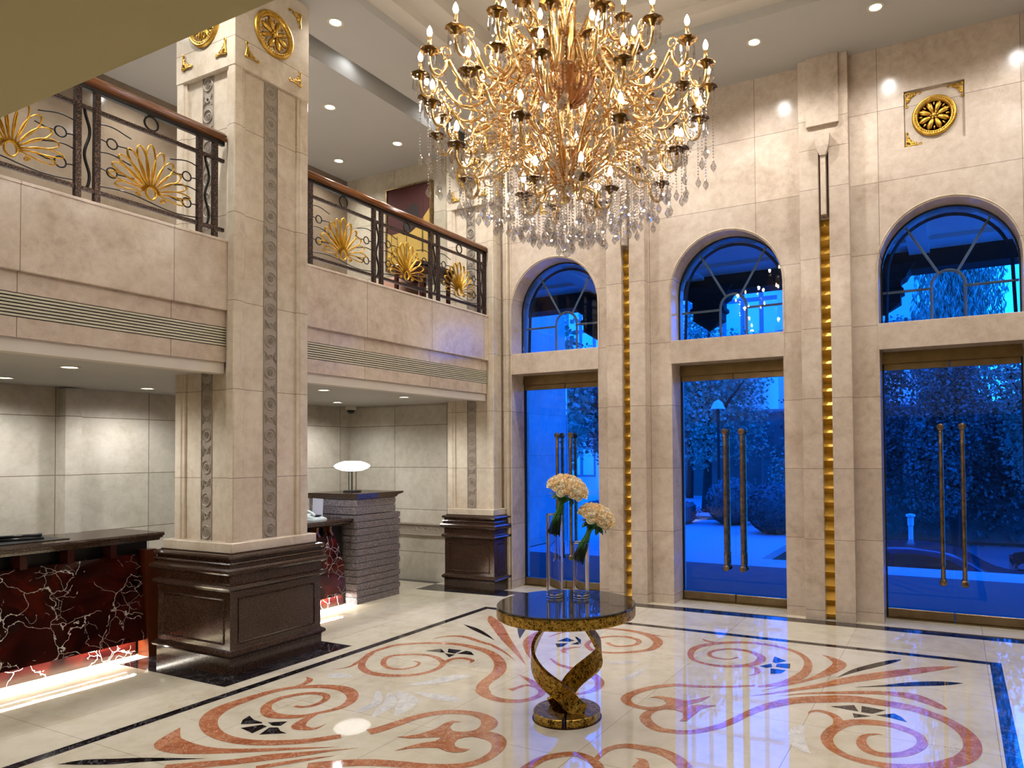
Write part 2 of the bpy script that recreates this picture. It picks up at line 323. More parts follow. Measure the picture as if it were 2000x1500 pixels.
# ================================================================ THE SETTING
YW = 7.85; YO = 8.27; ZC = 5.9; XP = -5.34; XB = -8.0; ZN = 2.44; ZF = 3.42
fl = struct(MB().box(-8.2, 5.2, -4.2, 8.27, -.12, 0).build('floor', m_floor))
fl['label'] = 'polished cream marble floor with scroll inlay'
RED=[[-4120,4754,20,-4047,4740,25,-4004,4645,31,-4034,4556,36,-4097,4517,41,-4188,4520,43,-4294,4580,46,-4389,4700,49,-4399,4798,50,-4331,4865,50,-4252,4921,50,-4125,4946,50,-3984,4910,50,-3861,4819,50,-3805,4703,50,-3807,4564,54,-3860,4466,61,-3967,4385,68,-4104,4348,75,-4242,4356,68,-4408,4446,61,-4538,4612,54,-4628,4778,51,-4641,4918,55,-4611,5084,58,-4493,5199,62,-4332,5295,66,-4136,5348,70,-3955,5338,77,-3757,5282,84,-3590,5183,92,-3437,5038,99,-3324,4871,107,-3269,4719,106,-3246,4590,101,-3196,4453,95,-3088,4340,90],[-3179,4406,90,-3098,4335,83,-2971,4281,77,-2862,4281,71,-2771,4324,65,-2719,4412,59,-2718,4518,53,-2778,4599,48,-2868,4637,45,-2928,4624,42,-2949,4549,41,-2969,4485,60],[-3117,4829,0,-3028,4782,33,-2916,4714,53,-2778,4599,60],[-4597,4278,0,-4519,4330,15,-4496,4419,30,-4526,4518,43,-4561,4635,56,-4628,4778,70],[-3826,4755,50,-3864,4883,50,-3848,4975,50,-3776,5009,50,-3684,4986,41,-3659,4938,20,-3661,4898,0],[-4450,5381,0,-4414,5502,24,-4317,5582,48,-4188,5588,56,-3992,5516,48,-3816,5461,40],[-3899,5520,0,-3769,5435,41,-3578,5317,27,-3337,5130,0],[-3188,5060,0,-3497,5378,50,-3826,5707,90,-4148,6051,120,-4375,6282,100,-4517,6432,20],[-3250,5226,0,-3427,5457,50,-3578,5722,100,-3648,5950,80,-3651,6124,60,-3565,6256,40],[-3488,5945,20,-3449,6152,26,-3384,6295,33,-3287,6387,40,-3114,6468,51,-2914,6488,66,-2717,6443,81,-2545,6312,96,-2457,6154,88,-2445,5970,75,-2526,5840,61,-2651,5735,50,-2778,5689,50,-2901,5707,50,-3025,5836,50,-3058,6018,50,-3006,6157,50,-2908,6235,50,-2782,6252,50,-2659,6182,50,-2628,6049,50,-2679,5962,48,-2759,5914,45,-2845,5946,42,-2894,5996,40],[-2620,6434,30,-2485,6424,15,-2391,6500,0],[-3043,5540,0,-3103,5543,37,-3142,5625,53,-3112,5690,36,-3048,5754,20],[-3111,5322,20,-2969,5205,38,-2849,5163,57,-2715,5132,76,-2578,5069,76,-2451,4937,72,-2407,4793,63,-2437,4684,46,-2493,4611,30],[-2779,4831,30,-2697,4826,40,-2618,4823,50],[-1678,6047,20,-1730,5959,25,-1814,5940,30,-1905,5981,36,-1941,6095,41,-1884,6213,46,-1775,6278,52,-1644,6259,60,-1535,6179,67,-1488,6074,74,-1504,5924,78,-1592,5811,68,-1721,5741,59,-1851,5738,49,-1981,5798,40,-2065,5927,54,-2106,6131,68,-2053,6297,78,-1928,6439,73,-1752,6537,68,-1567,6551,62,-1384,6496,57,-1227,6369,52,-1126,6165,60,-1090,5910,78,-1119,5697,96,-1182,5530,79,-1264,5424,55,-1343,5354,30],[-2158,6506,0,-2072,6434,44,-1958,6419,30],[-1566,5835,30,-1474,5802,40,-1434,5726,50,-1441,5631,25,-1487,5573,0],[-1055,6429,0,-946,6332,70,-877,6203,110,-914,5975,100,-1010,5732,50,-1118,5544,30,-1301,5262,0],[-1349,5117,0,-1200,5264,30,-1089,5396,50,-935,5566,80,-749,5815,120,-522,6064,140,-270,6317,120,-126,6455,80,-8,6542,0],[-1168,5204,0,-990,5356,30,-744,5493,60,-579,5573,70,-445,5613,90,-310,5617,130,-189,5536,100,-111,5452,60,-86,5421,0],[-418,4774,0,-465,4777,19,-524,4722,38,-537,4620,58,-503,4520,69,-437,4472,67,-351,4491,65,-269,4570,63,-210,4712,61,-223,4842,60,-287,4918,72,-398,4977,85,-519,4966,98,-619,4918,94,-678,4841,87,-721,4707,80,-729,4578,73,-683,4449,66,-579,4356,60,-456,4326,71,-324,4332,82,-197,4387,93,-72,4492,104,21,4634,107,60,4811,101,31,5018,96,-78,5209,90,-201,5302,102,-297,5362,115,-494,5385,128,-694,5373,141,-887,5268,139,-1043,5161,114,-1179,4974,89,-1248,4827,69,-1301,4672,67,-1357,4509,65,-1441,4374,62,-1538,4288,60,-1656,4263,64,-1706,4266,71,-1791,4320,77,-1856,4408,75,-1870,4494,66,-1851,4578,58,-1794,4660,50],[-898,4913,0,-899,4990,20,-848,5033,40,-770,5006,50,-715,4931,60,-694,4807,70],[-1367,5374,30,-1531,5263,38,-1703,5180,46,-1840,5144,55,-1905,5126,62,-2026,5015,67,-2100,4877,73,-2130,4740,78,-2093,4640,70,-2004,4581,57,-1896,4578,55,-1803,4645,67,-1734,4700,80],[-4143,3548,30,-4081,3555,36,-4034,3612,42,-4044,3722,49,-4123,3804,51,-4241,3797,54,-4323,3720,56,-4367,3614,58,-4339,3487,63,-4248,3398,77,-4135,3356,88,-4024,3379,72,-3938,3431,56,-3889,3517,40,-3836,3629,54,-3844,3749,69,-3927,3874,84,-4067,3956,99,-4219,3961,87,-4369,3902,74,-4506,3784,61,-4557,3645,79,-4573,3444,101,-4555,3271,124,-4461,3126,117,-4308,3022,101,-4124,2963,85,-3937,2966,78,-3774,3019,76,-3617,3113,74,-3528,3191,72,-3440,3296,70],[-4604,4051,0,-4516,4008,49,-4475,3918,51,-4477,3805,40],[-3888,3507,30,-3866,3394,60,-3818,3298,90,-3744,3286,60,-3684,3315,30,-3683,3402,0],[-4490,2944,0,-4404,2836,90,-4314,2756,160,-4148,2744,150,-3946,2802,80,-3734,2916,50,-3533,3041,30,-3345,3157,0],[-3995,2524,80,-3870,2622,90,-3702,2756,80,-3590,2872,90,-3463,2981,70,-3340,3097,30,-3208,3210,0],[-3525,2753,50,-3425,2876,50,-3331,2983,30,-3251,3068,0],[-3332,3421,100,-3298,3493,93,-3264,3626,86,-3222,3777,80,-3115,3913,75,-2946,3974,70,-2809,3946,90,-2722,3869,110,-2697,3766,95,-2733,3685,80,-2799,3616,120],[-3276,2890,100,-3152,2997,93,-3004,3085,86,-2831,3144,79,-2654,3197,72,-2505,3281,67,-2441,3387,62,-2439,3528,70,-2499,3648,98,-2599,3704,115,-2704,3689,92,-2770,3630,70],[-2156,3394,70,-2143,3548,68,-2082,3642,66,-2010,3697,65,-1918,3688,63,-1823,3629,61,-1784,3576,60],[-1857,3657,30,-1864,3777,40,-1852,3863,51,-1791,3934,62,-1699,3954,72,-1569,3952,83,-1454,3899,87,-1361,3811,80],[-1664,3804,0,-1614,3790,50,-1586,3701,100]]
BLK=[[-4540,5999,0,-4341,5903,60,-4127,5778,50,-3874,5607,0],[-4031,6318,50,-3925,6156,90,-3825,5975,60,-3699,5756,0],[-849,5826,0,-743,6076,60,-603,6314,80,-490,6488,60,-431,6569,0],[-696,5649,0,-499,5780,40,-324,5904,90,-154,6007,100,-51,6061,60,24,6100,0],[-4594,2283,0,-4496,2361,70,-4345,2445,80,-4207,2537,60,-3903,2707,0]]
WHT=[[-3615,4148,0,-3432,4137,80,-3250,4141,100,-3131,4128,0],[-3851,4048,30,-3690,3869,70,-3657,3716,60,-3677,3614,0],[-3734,4041,30,-3601,3912,90,-3542,3772,90,-3489,3592,0],[-3696,4084,50,-3518,3999,130,-3431,3858,120,-3377,3692,0],[-3766,4218,0,-3623,4367,100,-3524,4555,140,-3415,4635,0],[-4470,4144,100,-4380,4196,120,-4269,4206,20],[-882,4752,0,-916,4640,80,-896,4493,100,-843,4371,80,-772,4305,0],[-2310,5067,50,-2282,5221,80,-2275,5480,0],[-2675,5426,0,-2522,5478,80,-2336,5587,0]]
FANS=[[-4246,5050,-4156,5166,-4042,5074,-4148,5056],[-4098,5194,-3958,5205,-3944,5085,-4028,5092],[-3928,5093,-3914,5207,-3853,5200,-3760,5120,-3853,5111],[-4036,5059,-3924,5066,-3919,4975],[-3340,5835,-3316,5989,-3197,5922,-3223,5870],[-3313,5758,-3210,5821,-3200,5705,-3230,5653],[-3168,5793,-3152,5913,-3099,5825],[-3266,6050,-3237,6048,-3156,5972,-3088,5830],[-1409,6204,-1287,6108,-1355,6007,-1387,6032],[-1343,6001,-1243,6048,-1219,5904,-1333,5907],[-1361,5848,-1238,5846,-1257,5748,-1328,5704],[-1458,5867,-1386,5984,-1357,5888,-1392,5848],[-794,5155,-653,5256,-610,5136,-685,5142],[-604,5258,-449,5239,-522,5132,-593,5133],[-643,5088,-524,5083,-623,5005],[-502,5115,-395,5202,-349,5158,-307,5069,-407,5106],[-4183,3151,-4243,3211,-4268,3281,-4175,3244,-4086,3237,-4070,3225],[-4128,3109,-4050,3209,-3994,3203,-3982,3083],[-4052,3253,-3948,3324,-3924,3247,-3975,3226],[-3968,3197,-3917,3222,-3851,3187,-3785,3179,-3925,3087]]
RPOLY=[[-2595,3488,-2651,3473,-2700,3483,-2732,3517,-2753,3576,-2738,3628,-2655,3686,-2695,3730,-2742,3698,-2806,3676,-2863,3667,-2922,3714,-2945,3784,-2906,3819,-2972,3807,-2992,3748,-2984,3646,-3017,3537,-3074,3470,-3119,3437,-3027,3454,-2949,3504,-2876,3552,-2855,3536,-2858,3491,-2920,3423,-2962,3335,-2984,3271,-2925,3337,-2852,3389,-2775,3418,-2700,3401,-2646,3408,-2603,3440],[-1978,4777,-1939,4837,-1849,4847,-1770,4842,-1729,4834,-1664,4889,-1596,5005,-1620,4868,-1682,4765,-1688,4740,-1596,4794,-1499,4836,-1573,4724,-1582,4581,-1592,4466,-1631,4449,-1630,4517,-1666,4604,-1723,4629,-1805,4611,-1865,4539,-1905,4563,-1838,4639,-1824,4724,-1873,4788,-1939,4796]]

def stroke_mesh(mb, L, z):
    P = crv([(L[i]/1000, L[i+1]/1000, L[i+2]/1000) for i in range(0, len(L), 3)], 5)
    a = []; b = []
    for i, p in enumerate(P):
        q0 = P[max(i-1, 0)]; q1 = P[min(i+1, len(P)-1)]
        t = Vector((q1[0]-q0[0], q1[1]-q0[1])); t = t.normalized() if t.length > 1e-6 else Vector((1, 0)); w = max(p[2], .001) / 2
        a.append((p[0]-t.y*w, p[1]+t.x*w, z)); b.append((p[0]+t.y*w, p[1]-t.x*w, z))
    n = len(P)
    mb.add(a + b, [(i, n+i, n+i+1, i+1) for i in range(n-1)])
def flat_up(o):
    bm = bmesh.new(); bm.from_mesh(o.data)
    for f in bm.faces:
        if f.normal.z < 0: f.normal_flip()
    bm.to_mesh(o.data); bm.free(); return o
for nm, S, mt in (('red_scroll_inlay', RED, m_red), ('black_leaf_inlay', BLK, m_blk), ('white_leaf_inlay', WHT, m_wht)):
    mb = MB()
    for i, L in enumerate(S): stroke_mesh(mb, L, .0008 + i * .00002)
    if nm.startswith('red'):
        for q in RPOLY: mb.add([(q[i]/1000, q[i+1]/1000, .0022) for i in range(0, len(q), 2)], [tuple(range(len(q)//2))])
    if nm.startswith('black'):
        for q in FANS: mb.add([(q[i]/1000, q[i+1]/1000, .001) for i in range(0, len(q), 2)], [tuple(range(len(q)//2))])
    flat_up(struct(mb.build(nm, mt, fl, fix=False)))
mb = MB()
def rect_frame(mb, x0, x1, y0, y1, w, z): # flat ring
    for a in ((x0, x1, y0, y0+w), (x0, x1, y1-w, y1), (x0, x0+w, y0+w, y1-w), (x1-w, x1, y0+w, y1-w)):
        mb.add([(a[0], a[2], z), (a[1], a[2], z), (a[1], a[3], z), (a[0], a[3], z)], [(0, 1, 2, 3)])
rect_frame(mb, -4.83, .305, 1.45, 6.80, .085, .0007)
mb.add([(-5.15, 7.52, .0007), (3.2, 7.58, .0007), (3.2, 7.76, .0007), (-5.15, 7.70, .0007)], [(0, 1, 2, 3)])
rect_frame(mb, -6.32, -4.965, 3.6, 4.89, .2, .0006)
mb.add([(-6.3, 7.3, .0006), (-4.95, 7.38, .0006), (-4.95, 7.7, .0006), (-6.3, 7.7, .0006)], [(0, 1, 2, 3)])
mb.add([(-7.9, 7.72, .0006), (-6.3, 7.72, .0006), (-6.3, 7.85, .0006), (-7.9, 7.85, .0006)], [(0, 1, 2, 3)])
flat_up(struct(mb.build('black_border_inlay', m_blk, fl, fix=False)))

# --- door wall
BAYS = [(-5.145, -3.885), (-2.925, -1.64), (-.67, .605)]
ZS0, ZS1, ZSP = 2.79, 3.055, 3.61
w = MB()
edges = [-8.3] + [v for b in BAYS for v in b] + [5.2]
for i in range(0, len(edges), 2): w.box(edges[i], edges[i+1], YW, YO, -.1, 6.3)
RECX = 4.82, 5.39
MEDS = {0: (-4.72, -4.17), 2: (-.40, .147)}
def arch(b, k=20):
    c = (b[0]+b[1])/2; r = (b[1]-b[0])/2
    return [(c - r*math.cos(PI*i/k), ZSP + r*math.sin(PI*i/k)) for i in range(k+1)]
for bi, b in enumerate(BAYS):
    w.box(b[0], b[1], YW, YO, ZS0, ZS1)
    A = arch(b)
    for i in range(len(A)-1):
        (xa, za), (xb, zb) = A[i], A[i+1]
        w.loft([[(xa,YW,za),(xa,YO,za),(xa,YO,4.7),(xa,YW,4.7)], [(xb,YW,zb),(xb,YO,zb),(xb,YO,4.7),(xb,YW,4.7)]])
    if bi in MEDS:
        m0, m1 = MEDS[bi]
        w.box(b[0], m0, YW, YO, 4.7, 6.3); w.box(m1, b[1], YW, YO, 4.7, 6.3); w.box(m0, m1, YW, YO, 4.7, RECX[0]); w.box(m0, m1, YW, YO, RECX[1], 6.3); w.box(m0, m1, YW+.035, YO, RECX[0], RECX[1])
    else: w.box(b[0], b[1], YW, YO, 4.7, 6.3)
wd = struct(w.build('wall_front', m_wall))
# raised lintel slabs
tr = MB()
for b in BAYS: tr.bx(b[0]-.012, b[1]+.012, YW-.008, YW+.02, ZS0-.004, ZS1-.002, .003)
struct(tr.build('trim_1', m_stone))
# thin bead round each arch
tr = MB()
for b in BAYS:
    A = arch((b[0]-.02, b[1]+.02), 30); tr.tube([(x, YW-.004, z) for x, z in [(b[0]-.02, ZS1)] + A + [(b[1]+.02, ZS1)]], .006, 5)
struct(tr.build('trim_2', m_col))
# vertical moulding strips between column and left door
struct(MB().box(-5.15, -5.14, YW-.02, YW, 0, 5.9).box(-5.2, -5.17, YW-.05, YW, 0, 5.9).box(-5.25, -5.215, YW-.03, YW, 0, 5.9).build('trim_3', m_col))

# --- doors
def scroll(mb, c, r, y, turns=1.6, rad=.006, sgn=1, st=0):
    pts = []
    for i in range(26):
        t = i/25; a = st + sgn*t*turns*2*PI; rr = r*(1-.82*t); pts.append((c[0]+rr*math.cos(a), y, c[1]+rr*math.sin(a)))
    mb.tube(pts, [rad*(1-.4*i/25) for i in range(26)], 6)
GY = 8.17
def handle(parent, x, y, z0, z1):
    h = MB(); h.smooth = True
    h.lathe([(r_*1.15, q_) for r_, q_ in [(.001, z0+.04), (.017, z0+.05), (.019, z0+.06), (.017, z0+.16), (.021, z0+.17), (.021, z0+.18), (.0175, z0+.19), (.0195, (z0+z1)/2), (.0175, z1-.34), (.020, z1-.33), (.020, z1-.32), (.0175, z1-.31), (.0175, z1-.19), (.021, z1-.18), (.021, z1-.17), (.017, z1-.16), (.019, z1-.06), (.017, z1-.05), (.001, z1-.04)]], (x, y, 0), 14)
    for zc, st in ((z0+.012, 1.4), (z1-.012, -1.4)):
        h.lathe([(.001, -.02), (.032, -.02), (.037, -.012), (.037, .012), (.032, .02), (.001, .02)], (x, y, zc), 18, 'y')
        scroll(h, (x, zc), .029, y-.021, 1.7, .0065, 1 if x < parent.location.x else -1, st); h.ell((x, y-.019, zc), (.008, .006, .008))
        h.cyl((x, y, zc + (.03 if zc < 1 else -.03)), (x, GY, zc + (.03 if zc < 1 else -.03)), .008, 8)
    for zc in (z0+.1, z1-.1): h.cyl((x, y, zc), (x, GY, zc), .010, 8)
    return h.build('door_handle', m_bronze, parent)
for i, b in enumerate(BAYS):
    c = (b[0]+b[1])/2
    d = bpy.data.objects.new('door_%d' % (i+1), None); COL.objects.link(d); d.location = (c, GY, 0); ORG[d.name] = Vector((c, GY, 0)); struct(d)
    d['label'] = ['left', 'middle', 'right'][i] + ' pair of frameless glass entrance doors with long bronze pulls'
    MB().box(b[0]-.02, b[1]+.02, GY-.03, GY+.05, 2.665, 2.80).box(b[0]+.0, b[1]-.0, GY-.045, GY-.03, 2.67, 2.76).build('door_header', m_brass, d)
    for s, (x0, x1) in enumerate(((b[0]+.012, c-.003), (c+.003, b[1]-.012))):
        lf = MB().box(x0, x1, GY, GY+.010, .10, 2.665).build('door_leaf', m_pane, d)
        MB().bx(x0, x1, GY-.022, GY+.03, .012, .105, .004).build('bottom_rail', m_brass, d)
        MB().bx(x0, x1, GY-.022, GY+.03, 2.60, 2.665, .004).build('top_rail', m_brass, d)
        handle(d, c - .098 if s == 0 else c + .098, GY-.065, .40, 2.0)
        handle(d, c - .098 if s == 0 else c + .098, GY+.075, .40, 2.0)
    MB().box(b[0], b[1], GY-.05, GY+.1, 0.0005, .012).build('threshold', m_brass, d)
    MB().box(b[0]-.005, b[0]+.012, GY-.02, GY+.03, 0, 2.7).box(b[1]-.012, b[1]+.005, GY-.02, GY+.03, 0, 2.7).build('door_jamb', m_dark, d)
# --- arched windows
for i, b in enumerate(BAYS):
    c = (b[0]+b[1])/2; r = (b[1]-b[0])/2 - .012
    d = bpy.data.objects.new('window_%d' % (i+1), None); COL.objects.link(d); d.location = (c, GY, ZS1); ORG[d.name] = Vector((c, GY, ZS1)); struct(d)
    d['label'] = ['left', 'middle', 'right'][i] + ' arched fanlight above the glass doors'
    A = [(c-r*math.cos(PI*k/28), ZSP+r*math.sin(PI*k/28)) for k in range(29)]
    poly = [(c-r, ZS1)] + A + [(c+r, ZS1)]
    MB().prism(poly, lambda u, v, q: (u, q, v), GY-.05, GY-.042).build('window_pane', m_pane, d)
    f = MB(); out = [(c-r-.01, ZS1)] + [(c-(r+.01)*math.cos(PI*k/28), ZSP+(r+.01)*math.sin(PI*k/28)) for k in range(29)] + [(c+r+.01, ZS1)]
    f.tube([(x, GY-.06, z) for x, z in out], .014, 4); f.tube([(x, GY+.05, z) for x, z in [(c-r+.03, ZS1)] + [(c-(r-.05)*math.cos(PI*k/28), ZSP+(r-.05)*math.sin(PI*k/28)) for k in range(29)] + [(c+r-.03, ZS1)]], .035, 4, .5)
    f.build('window_frame', m_dark, d)
    g = MB(); ri = .155; zi = ZSP - .16; yy = GY+.03
    arc = [(c-ri*math.cos(PI*k/14), zi+ri*math.sin(PI*k/14)) for k in range(15)]
    g.tube([(x, yy, z) for x, z in [(c-ri, ZS1)] + arc + [(c+ri, ZS1)]], .016, 4)
    for s in (-1, 1):
        g.tube([(c+s*ri*.55, yy, zi+ri*.84), (c+s*r*.62, yy, ZSP+r*.78)], .014, 4); g.tube([(c+s*ri, yy, zi-.02), (c+s*r, yy, zi-.02)], .014, 4)
    g.build('muntin', m_vent, d)
# --- pilasters between the doors
for i, pc in enumerate((-3.46, -1.175)):
    t = thing('wall_pilaster', (pc, YW, 0), 'stone pilaster with gold zigzag slot between the %s doors' % ('left and middle' if i == 0 else 'middle and right'), 'pilaster')
    yf = YW-.115
    q = MB(); q.bx(pc-.25, pc-.05, yf, YW+.03, 0, 4.93, .004).bx(pc+.05, pc+.25, yf, YW+.03, 0, 4.93, .004).bx(pc-.25, pc+.25, yf, YW+.03, 4.93, 5.9, .004).box(pc-.05, pc+.05, YW-.02, YW+.02, 4.2, 5.0)
    q.build('pilaster_body', m_wall, t)
    g = MB(); n = 29; ph = 4.2/n
    for k in range(n):
        z = k*ph; g.prism([(YW-.005, z), (YW-.068, z+ph*.42), (YW-.005, z+ph)], lambda u, v, q_: (q_, u, v), pc-.05, pc+.05)
    g.build('gold_zigzag_strip', m_goldp, t)
    s_ = MB(); s_.box(pc-.026, pc+.026, YW-.15, YW-.02, 4.22, 4.93); s_.loft([[(pc-.03,yf-.05,4.84),(pc+.03,yf-.05,4.84),(pc+.03,yf+.01,4.84),(pc-.03,yf+.01,4.84)], [(pc-.065,yf-.07,4.93),(pc+.065,yf-.07,4.93),(pc+.065,yf+.01,4.93),(pc-.065,yf+.01,4.93)], [(pc-.075,yf-.075,5.05),(pc+.075,yf-.075,5.05),(pc+.075,yf+.01,5.05),(pc-.075,yf+.01,5.05)]])
    s_.build('stone_torch', m_stone, t)
    MB().bx(pc-.165, pc+.165, yf-.035, yf, 5.165, 5.9, .004).build('stone_plaque', m_stone, t)
# --- gilded relief pieces
def medallion_mb(r=.2):
    m = MB(); m.smooth = True                    # faces -y, centred at the origin
    m.lathe([(.001, .004), (r*.72, .004), (r*.74, -.012), (r*.80, -.026), (r*.86, -.018), (r*.9, -.026), (r*.97, -.022), (r, -.004), (r, .004)], (0,0,0), 40, 'y')
    for k in range(48):
        a = 2*PI*k/48; m.ell((r*.83*math.cos(a), -.024, r*.83*math.sin(a)), (r*.035,)*3, 5, 3)
    for k in range(8):
        a = 2*PI*k/8 + PI/8
        for off, ln, wd, h in ((0, .31, .10, .020), (.15, .27, .055, .016), (-.15, .27, .055, .016)):
            M_ = Matrix.Rotation(-(a+off), 3, 'Y'); m.ell(M_ @ Vector((r*(.12+ln), -.006, 0)), (r*ln, h, r*wd), 8, 6, M_)
        a2 = a + PI/8; M_ = Matrix.Rotation(-a2, 3, 'Y'); m.ell(M_ @ Vector((r*.58, -.004, 0)), (r*.1, .012, r*.05), 6, 5, M_)
    m.ell((0, -.012, 0), (r*.13, .022, r*.13), 10, 6)
    for k in range(6): a = PI*k/3; m.ell((r*.15*math.cos(a), -.014, r*.15*math.sin(a)), (r*.06, .015, r*.06), 6, 4)
    return m
def corner_mb(s=.13):
    m = MB(); m.smooth = True                    # right angle at origin, arms along +x and +z, faces -y
    for sw in (0, 1):
        f = (lambda x, z: (x, z)) if not sw else (lambda x, z: (z, x))
        pts = [f(*p) for p in crv([(.004, .0), (.3*s, .06*s), (.62*s, .10*s), (.9*s, .05*s), (1.0*s, .12*s), (.93*s, .2*s), (.86*s, .13*s)], 4)]
        m.tube([(x, -.006, z) for x, z in pts], [.008*(1-.5*i/len(pts)) for i in range(len(pts))], 5)
        for cx_, cz_, r_ in ((.42*s, .26*s, .12*s), (.2*s, .45*s, .1*s), (.62*s, .2*s, .08*s)):
            a_, b_ = f(cx_, cz_)
            pp = [(a_+r_*(1-.8*t/12)*math.cos(t*.75), -.006, b_+r_*(1-.8*t/12)*math.sin(t*.75)) for t in range(13)]; m.tube(pp, .005, 5)
    for k in range(5): a = PI/2*k/4; m.ell((.22*s*math.cos(a)+.02, -.005, .22*s*math.sin(a)+.02), (.05*s+.004, .01, .05*s+.004), 6, 4)
    m.ell((.1*s, -.005, .1*s), (.09*s, .014, .09*s), 8, 5)
    return m
def xform(mb, fn): mb.v = [fn(p) for p in mb.v]; return mb
for bi, cx in ((0, -4.44), (2, -.125)):
    t = thing('wall_medallion', (cx, YW+.03, 5.10), 'round gilded flower medallion in square recess above the %s door' % ('left' if bi == 0 else 'right'), 'medallion')
    xform(medallion_mb(.205), lambda p: (p[0]+cx, p[1]+YW+.03, p[2]+5.10)).build('flower_disc', m_gold, t)
    m0, m1 = MEDS[bi]
    for sx, sz in ((1, 1), (-1, 1), (1, -1)):      # the fourth corner is bare
        ox = m0+.006 if sx > 0 else m1-.006; oz = RECX[0]+.006 if sz > 0 else RECX[1]-.006
        if (sx, sz) == (-1, 1): continue
        xform(corner_mb(.15), lambda p: (ox+sx*p[0], YW+.034+p[1], oz+sz*p[2])).build('corner_ornament', m_gold, t)
    ox, oz = m1-.006, RECX[1]-.006
    xform(corner_mb(.15), lambda p: (ox-p[0], YW+.034+p[1], oz-p[2])).build('corner_ornament', m_gold, t)

# --- room shell
struct(MB().box(5.0, 5.2, -4.2, 8.27, -.1, 6.3).build('wall_right', m_side))
struct(MB().box(-8.2, 5.2, -4.2, -4.0, -.1, 6.3).build('wall_back', m_wall))
struct(MB().box(-8.2, -8.0, -4.2, 8.27, -.1, ZN+.2).box(-8.0, -7.86, 3.95, 4.10, 0, ZN).build('wall_left', m_nook))
struct(MB().box(-8.28, -8.06, -4.2, 8.27, ZN+.2, 6.3).build('wall_gallery', m_upper))
# nook end wall and upper gallery end wall lie on the door wall line
struct(MB().box(-8.0, -5.9, YW-.012, YW, 0, ZN).build('wall_nook_end', m_nook))
struct(MB().box(-8.06, -5.9, YW-.012, YW, ZF, 5.86).build('wall_gallery_end', m_upper))
# carved dado band on the nook end wall
t = MB(); t.bx(-8.0, -5.98, YW-.05, YW-.01, .775, .80, .004).bx(-8.0, -5.98, YW-.04, YW-.01, .625, .645, .004).box(-8.0, -5.98, YW-.022, YW-.01, .64, .78)
for k in range(22):
    x = -7.95 + k*.092
    t.tube([(x+.034*(1-.1*a)*math.cos(a*.62), YW-.026, .71+.034*(1-.1*a)*math.sin(a*.62)) for a in range(11)], .006, 5)
struct(t.build('trim_4', m_carved))
struct(MB().box(-8.0, -7.985, -4, 3.95, .0, .1).build('baseboard_left', m_dark))
# --- mezzanine slab, parapet, fascia
q = MB()
q.box(-8.2, XP-.12, -4.0, YW, ZN+.02, ZF)                 # slab
q.build('ceiling_nook', m_ceil); q_ = bpy.data.objects['ceiling_nook']; struct(q_)
for y0, y1, nm in ((-4.0, 3.90, 'wall_parapet_left'), (4.62, 7.68, 'wall_parapet_right')):
    q = MB(); q.bx(XP-.14, XP, y0, y1, 2.955, 3.545, .006)
    q.box(XP-.14, XP-.035, y0, y1, 2.82, 2.96); q.box(XP-.14, XP-.035, y0, y1, 2.53, 2.66)
    q.box(XP-.14, XP+.008, y0, y1, 3.52, 3.535)
    struct(q.build(nm, m_side))
    struct(MB().bx(XP-.16, XP-.055, y0, y1, ZN-.005, 2.545, .003).build('trim_fascia', m_ceil2))
    v = thing('air_vent_grille', (XP-.05, (y0+y1)/2, 2.74), 'long slatted air vent grille in the %s balcony front' % ('left' if y0 < 0 else 'right'), 'vent')
    s = MB()
    for k in range(7): z = 2.667 + k*.0222; s.box(XP-.05, XP-.033, y0, y1, z, z+.0135)
    s.build('slats', m_vent, v); MB().box(XP-.13, XP-.06, y0, y1, 2.655, 2.825).build('duct_back', m_dark, v)
# --- ceilings
q = MB()
X0, X1, Y0c, Y1c = -4.80, .30, 1.60, 6.75
q.box(-5.58, X0, -4.0, YO, ZC, ZC+.4).box(X1, 5.2, -4.0, YO, ZC, ZC+.4).box(X0, X1, Y1c, YO, ZC, ZC+.4).box(X0, X1, -4.0, Y0c, ZC, ZC+.4)
struct(q.build('ceiling', m_ceil))
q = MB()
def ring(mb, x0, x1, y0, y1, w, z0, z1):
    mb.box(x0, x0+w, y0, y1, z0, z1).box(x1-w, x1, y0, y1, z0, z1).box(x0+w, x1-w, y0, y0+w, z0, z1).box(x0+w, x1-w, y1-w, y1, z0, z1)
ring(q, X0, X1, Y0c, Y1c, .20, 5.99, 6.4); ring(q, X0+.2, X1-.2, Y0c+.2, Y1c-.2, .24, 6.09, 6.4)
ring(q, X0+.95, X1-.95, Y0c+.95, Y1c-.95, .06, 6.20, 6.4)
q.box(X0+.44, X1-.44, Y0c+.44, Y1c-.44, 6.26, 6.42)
struct(q.build('ceiling_coffer', m_ceil2))  # lighter plaster than the ceiling stands in for brighter light in the coffer
# gallery ceiling with the light trough in front of it
q = MB(); q.box(-8.28, -5.82, -4.0, YO, 5.86, 6.3).box(-5.82, -5.56, -4.0, YO, 6.22, 6.3)
struct(q.build('ceiling_gallery', m_ceil))
# near mezzanine over the camera
q = MB(); q.box(-8.2, 5.2, -4.0, .735, ZN, ZF)
struct(q.build('ceiling_near_soffit', m_sof))
struct(MB().box(-8.0, -7.99, -4, -3.9, 0, 2).build('trim_5', m_stone))
# opposite side of the hall: same parapet, out of frame but lit and reflecting
q = MB(); q.box(.95, 5.0, .8, YW, ZN, 3.545); struct(q.build('wall_parapet_opposite', m_side))

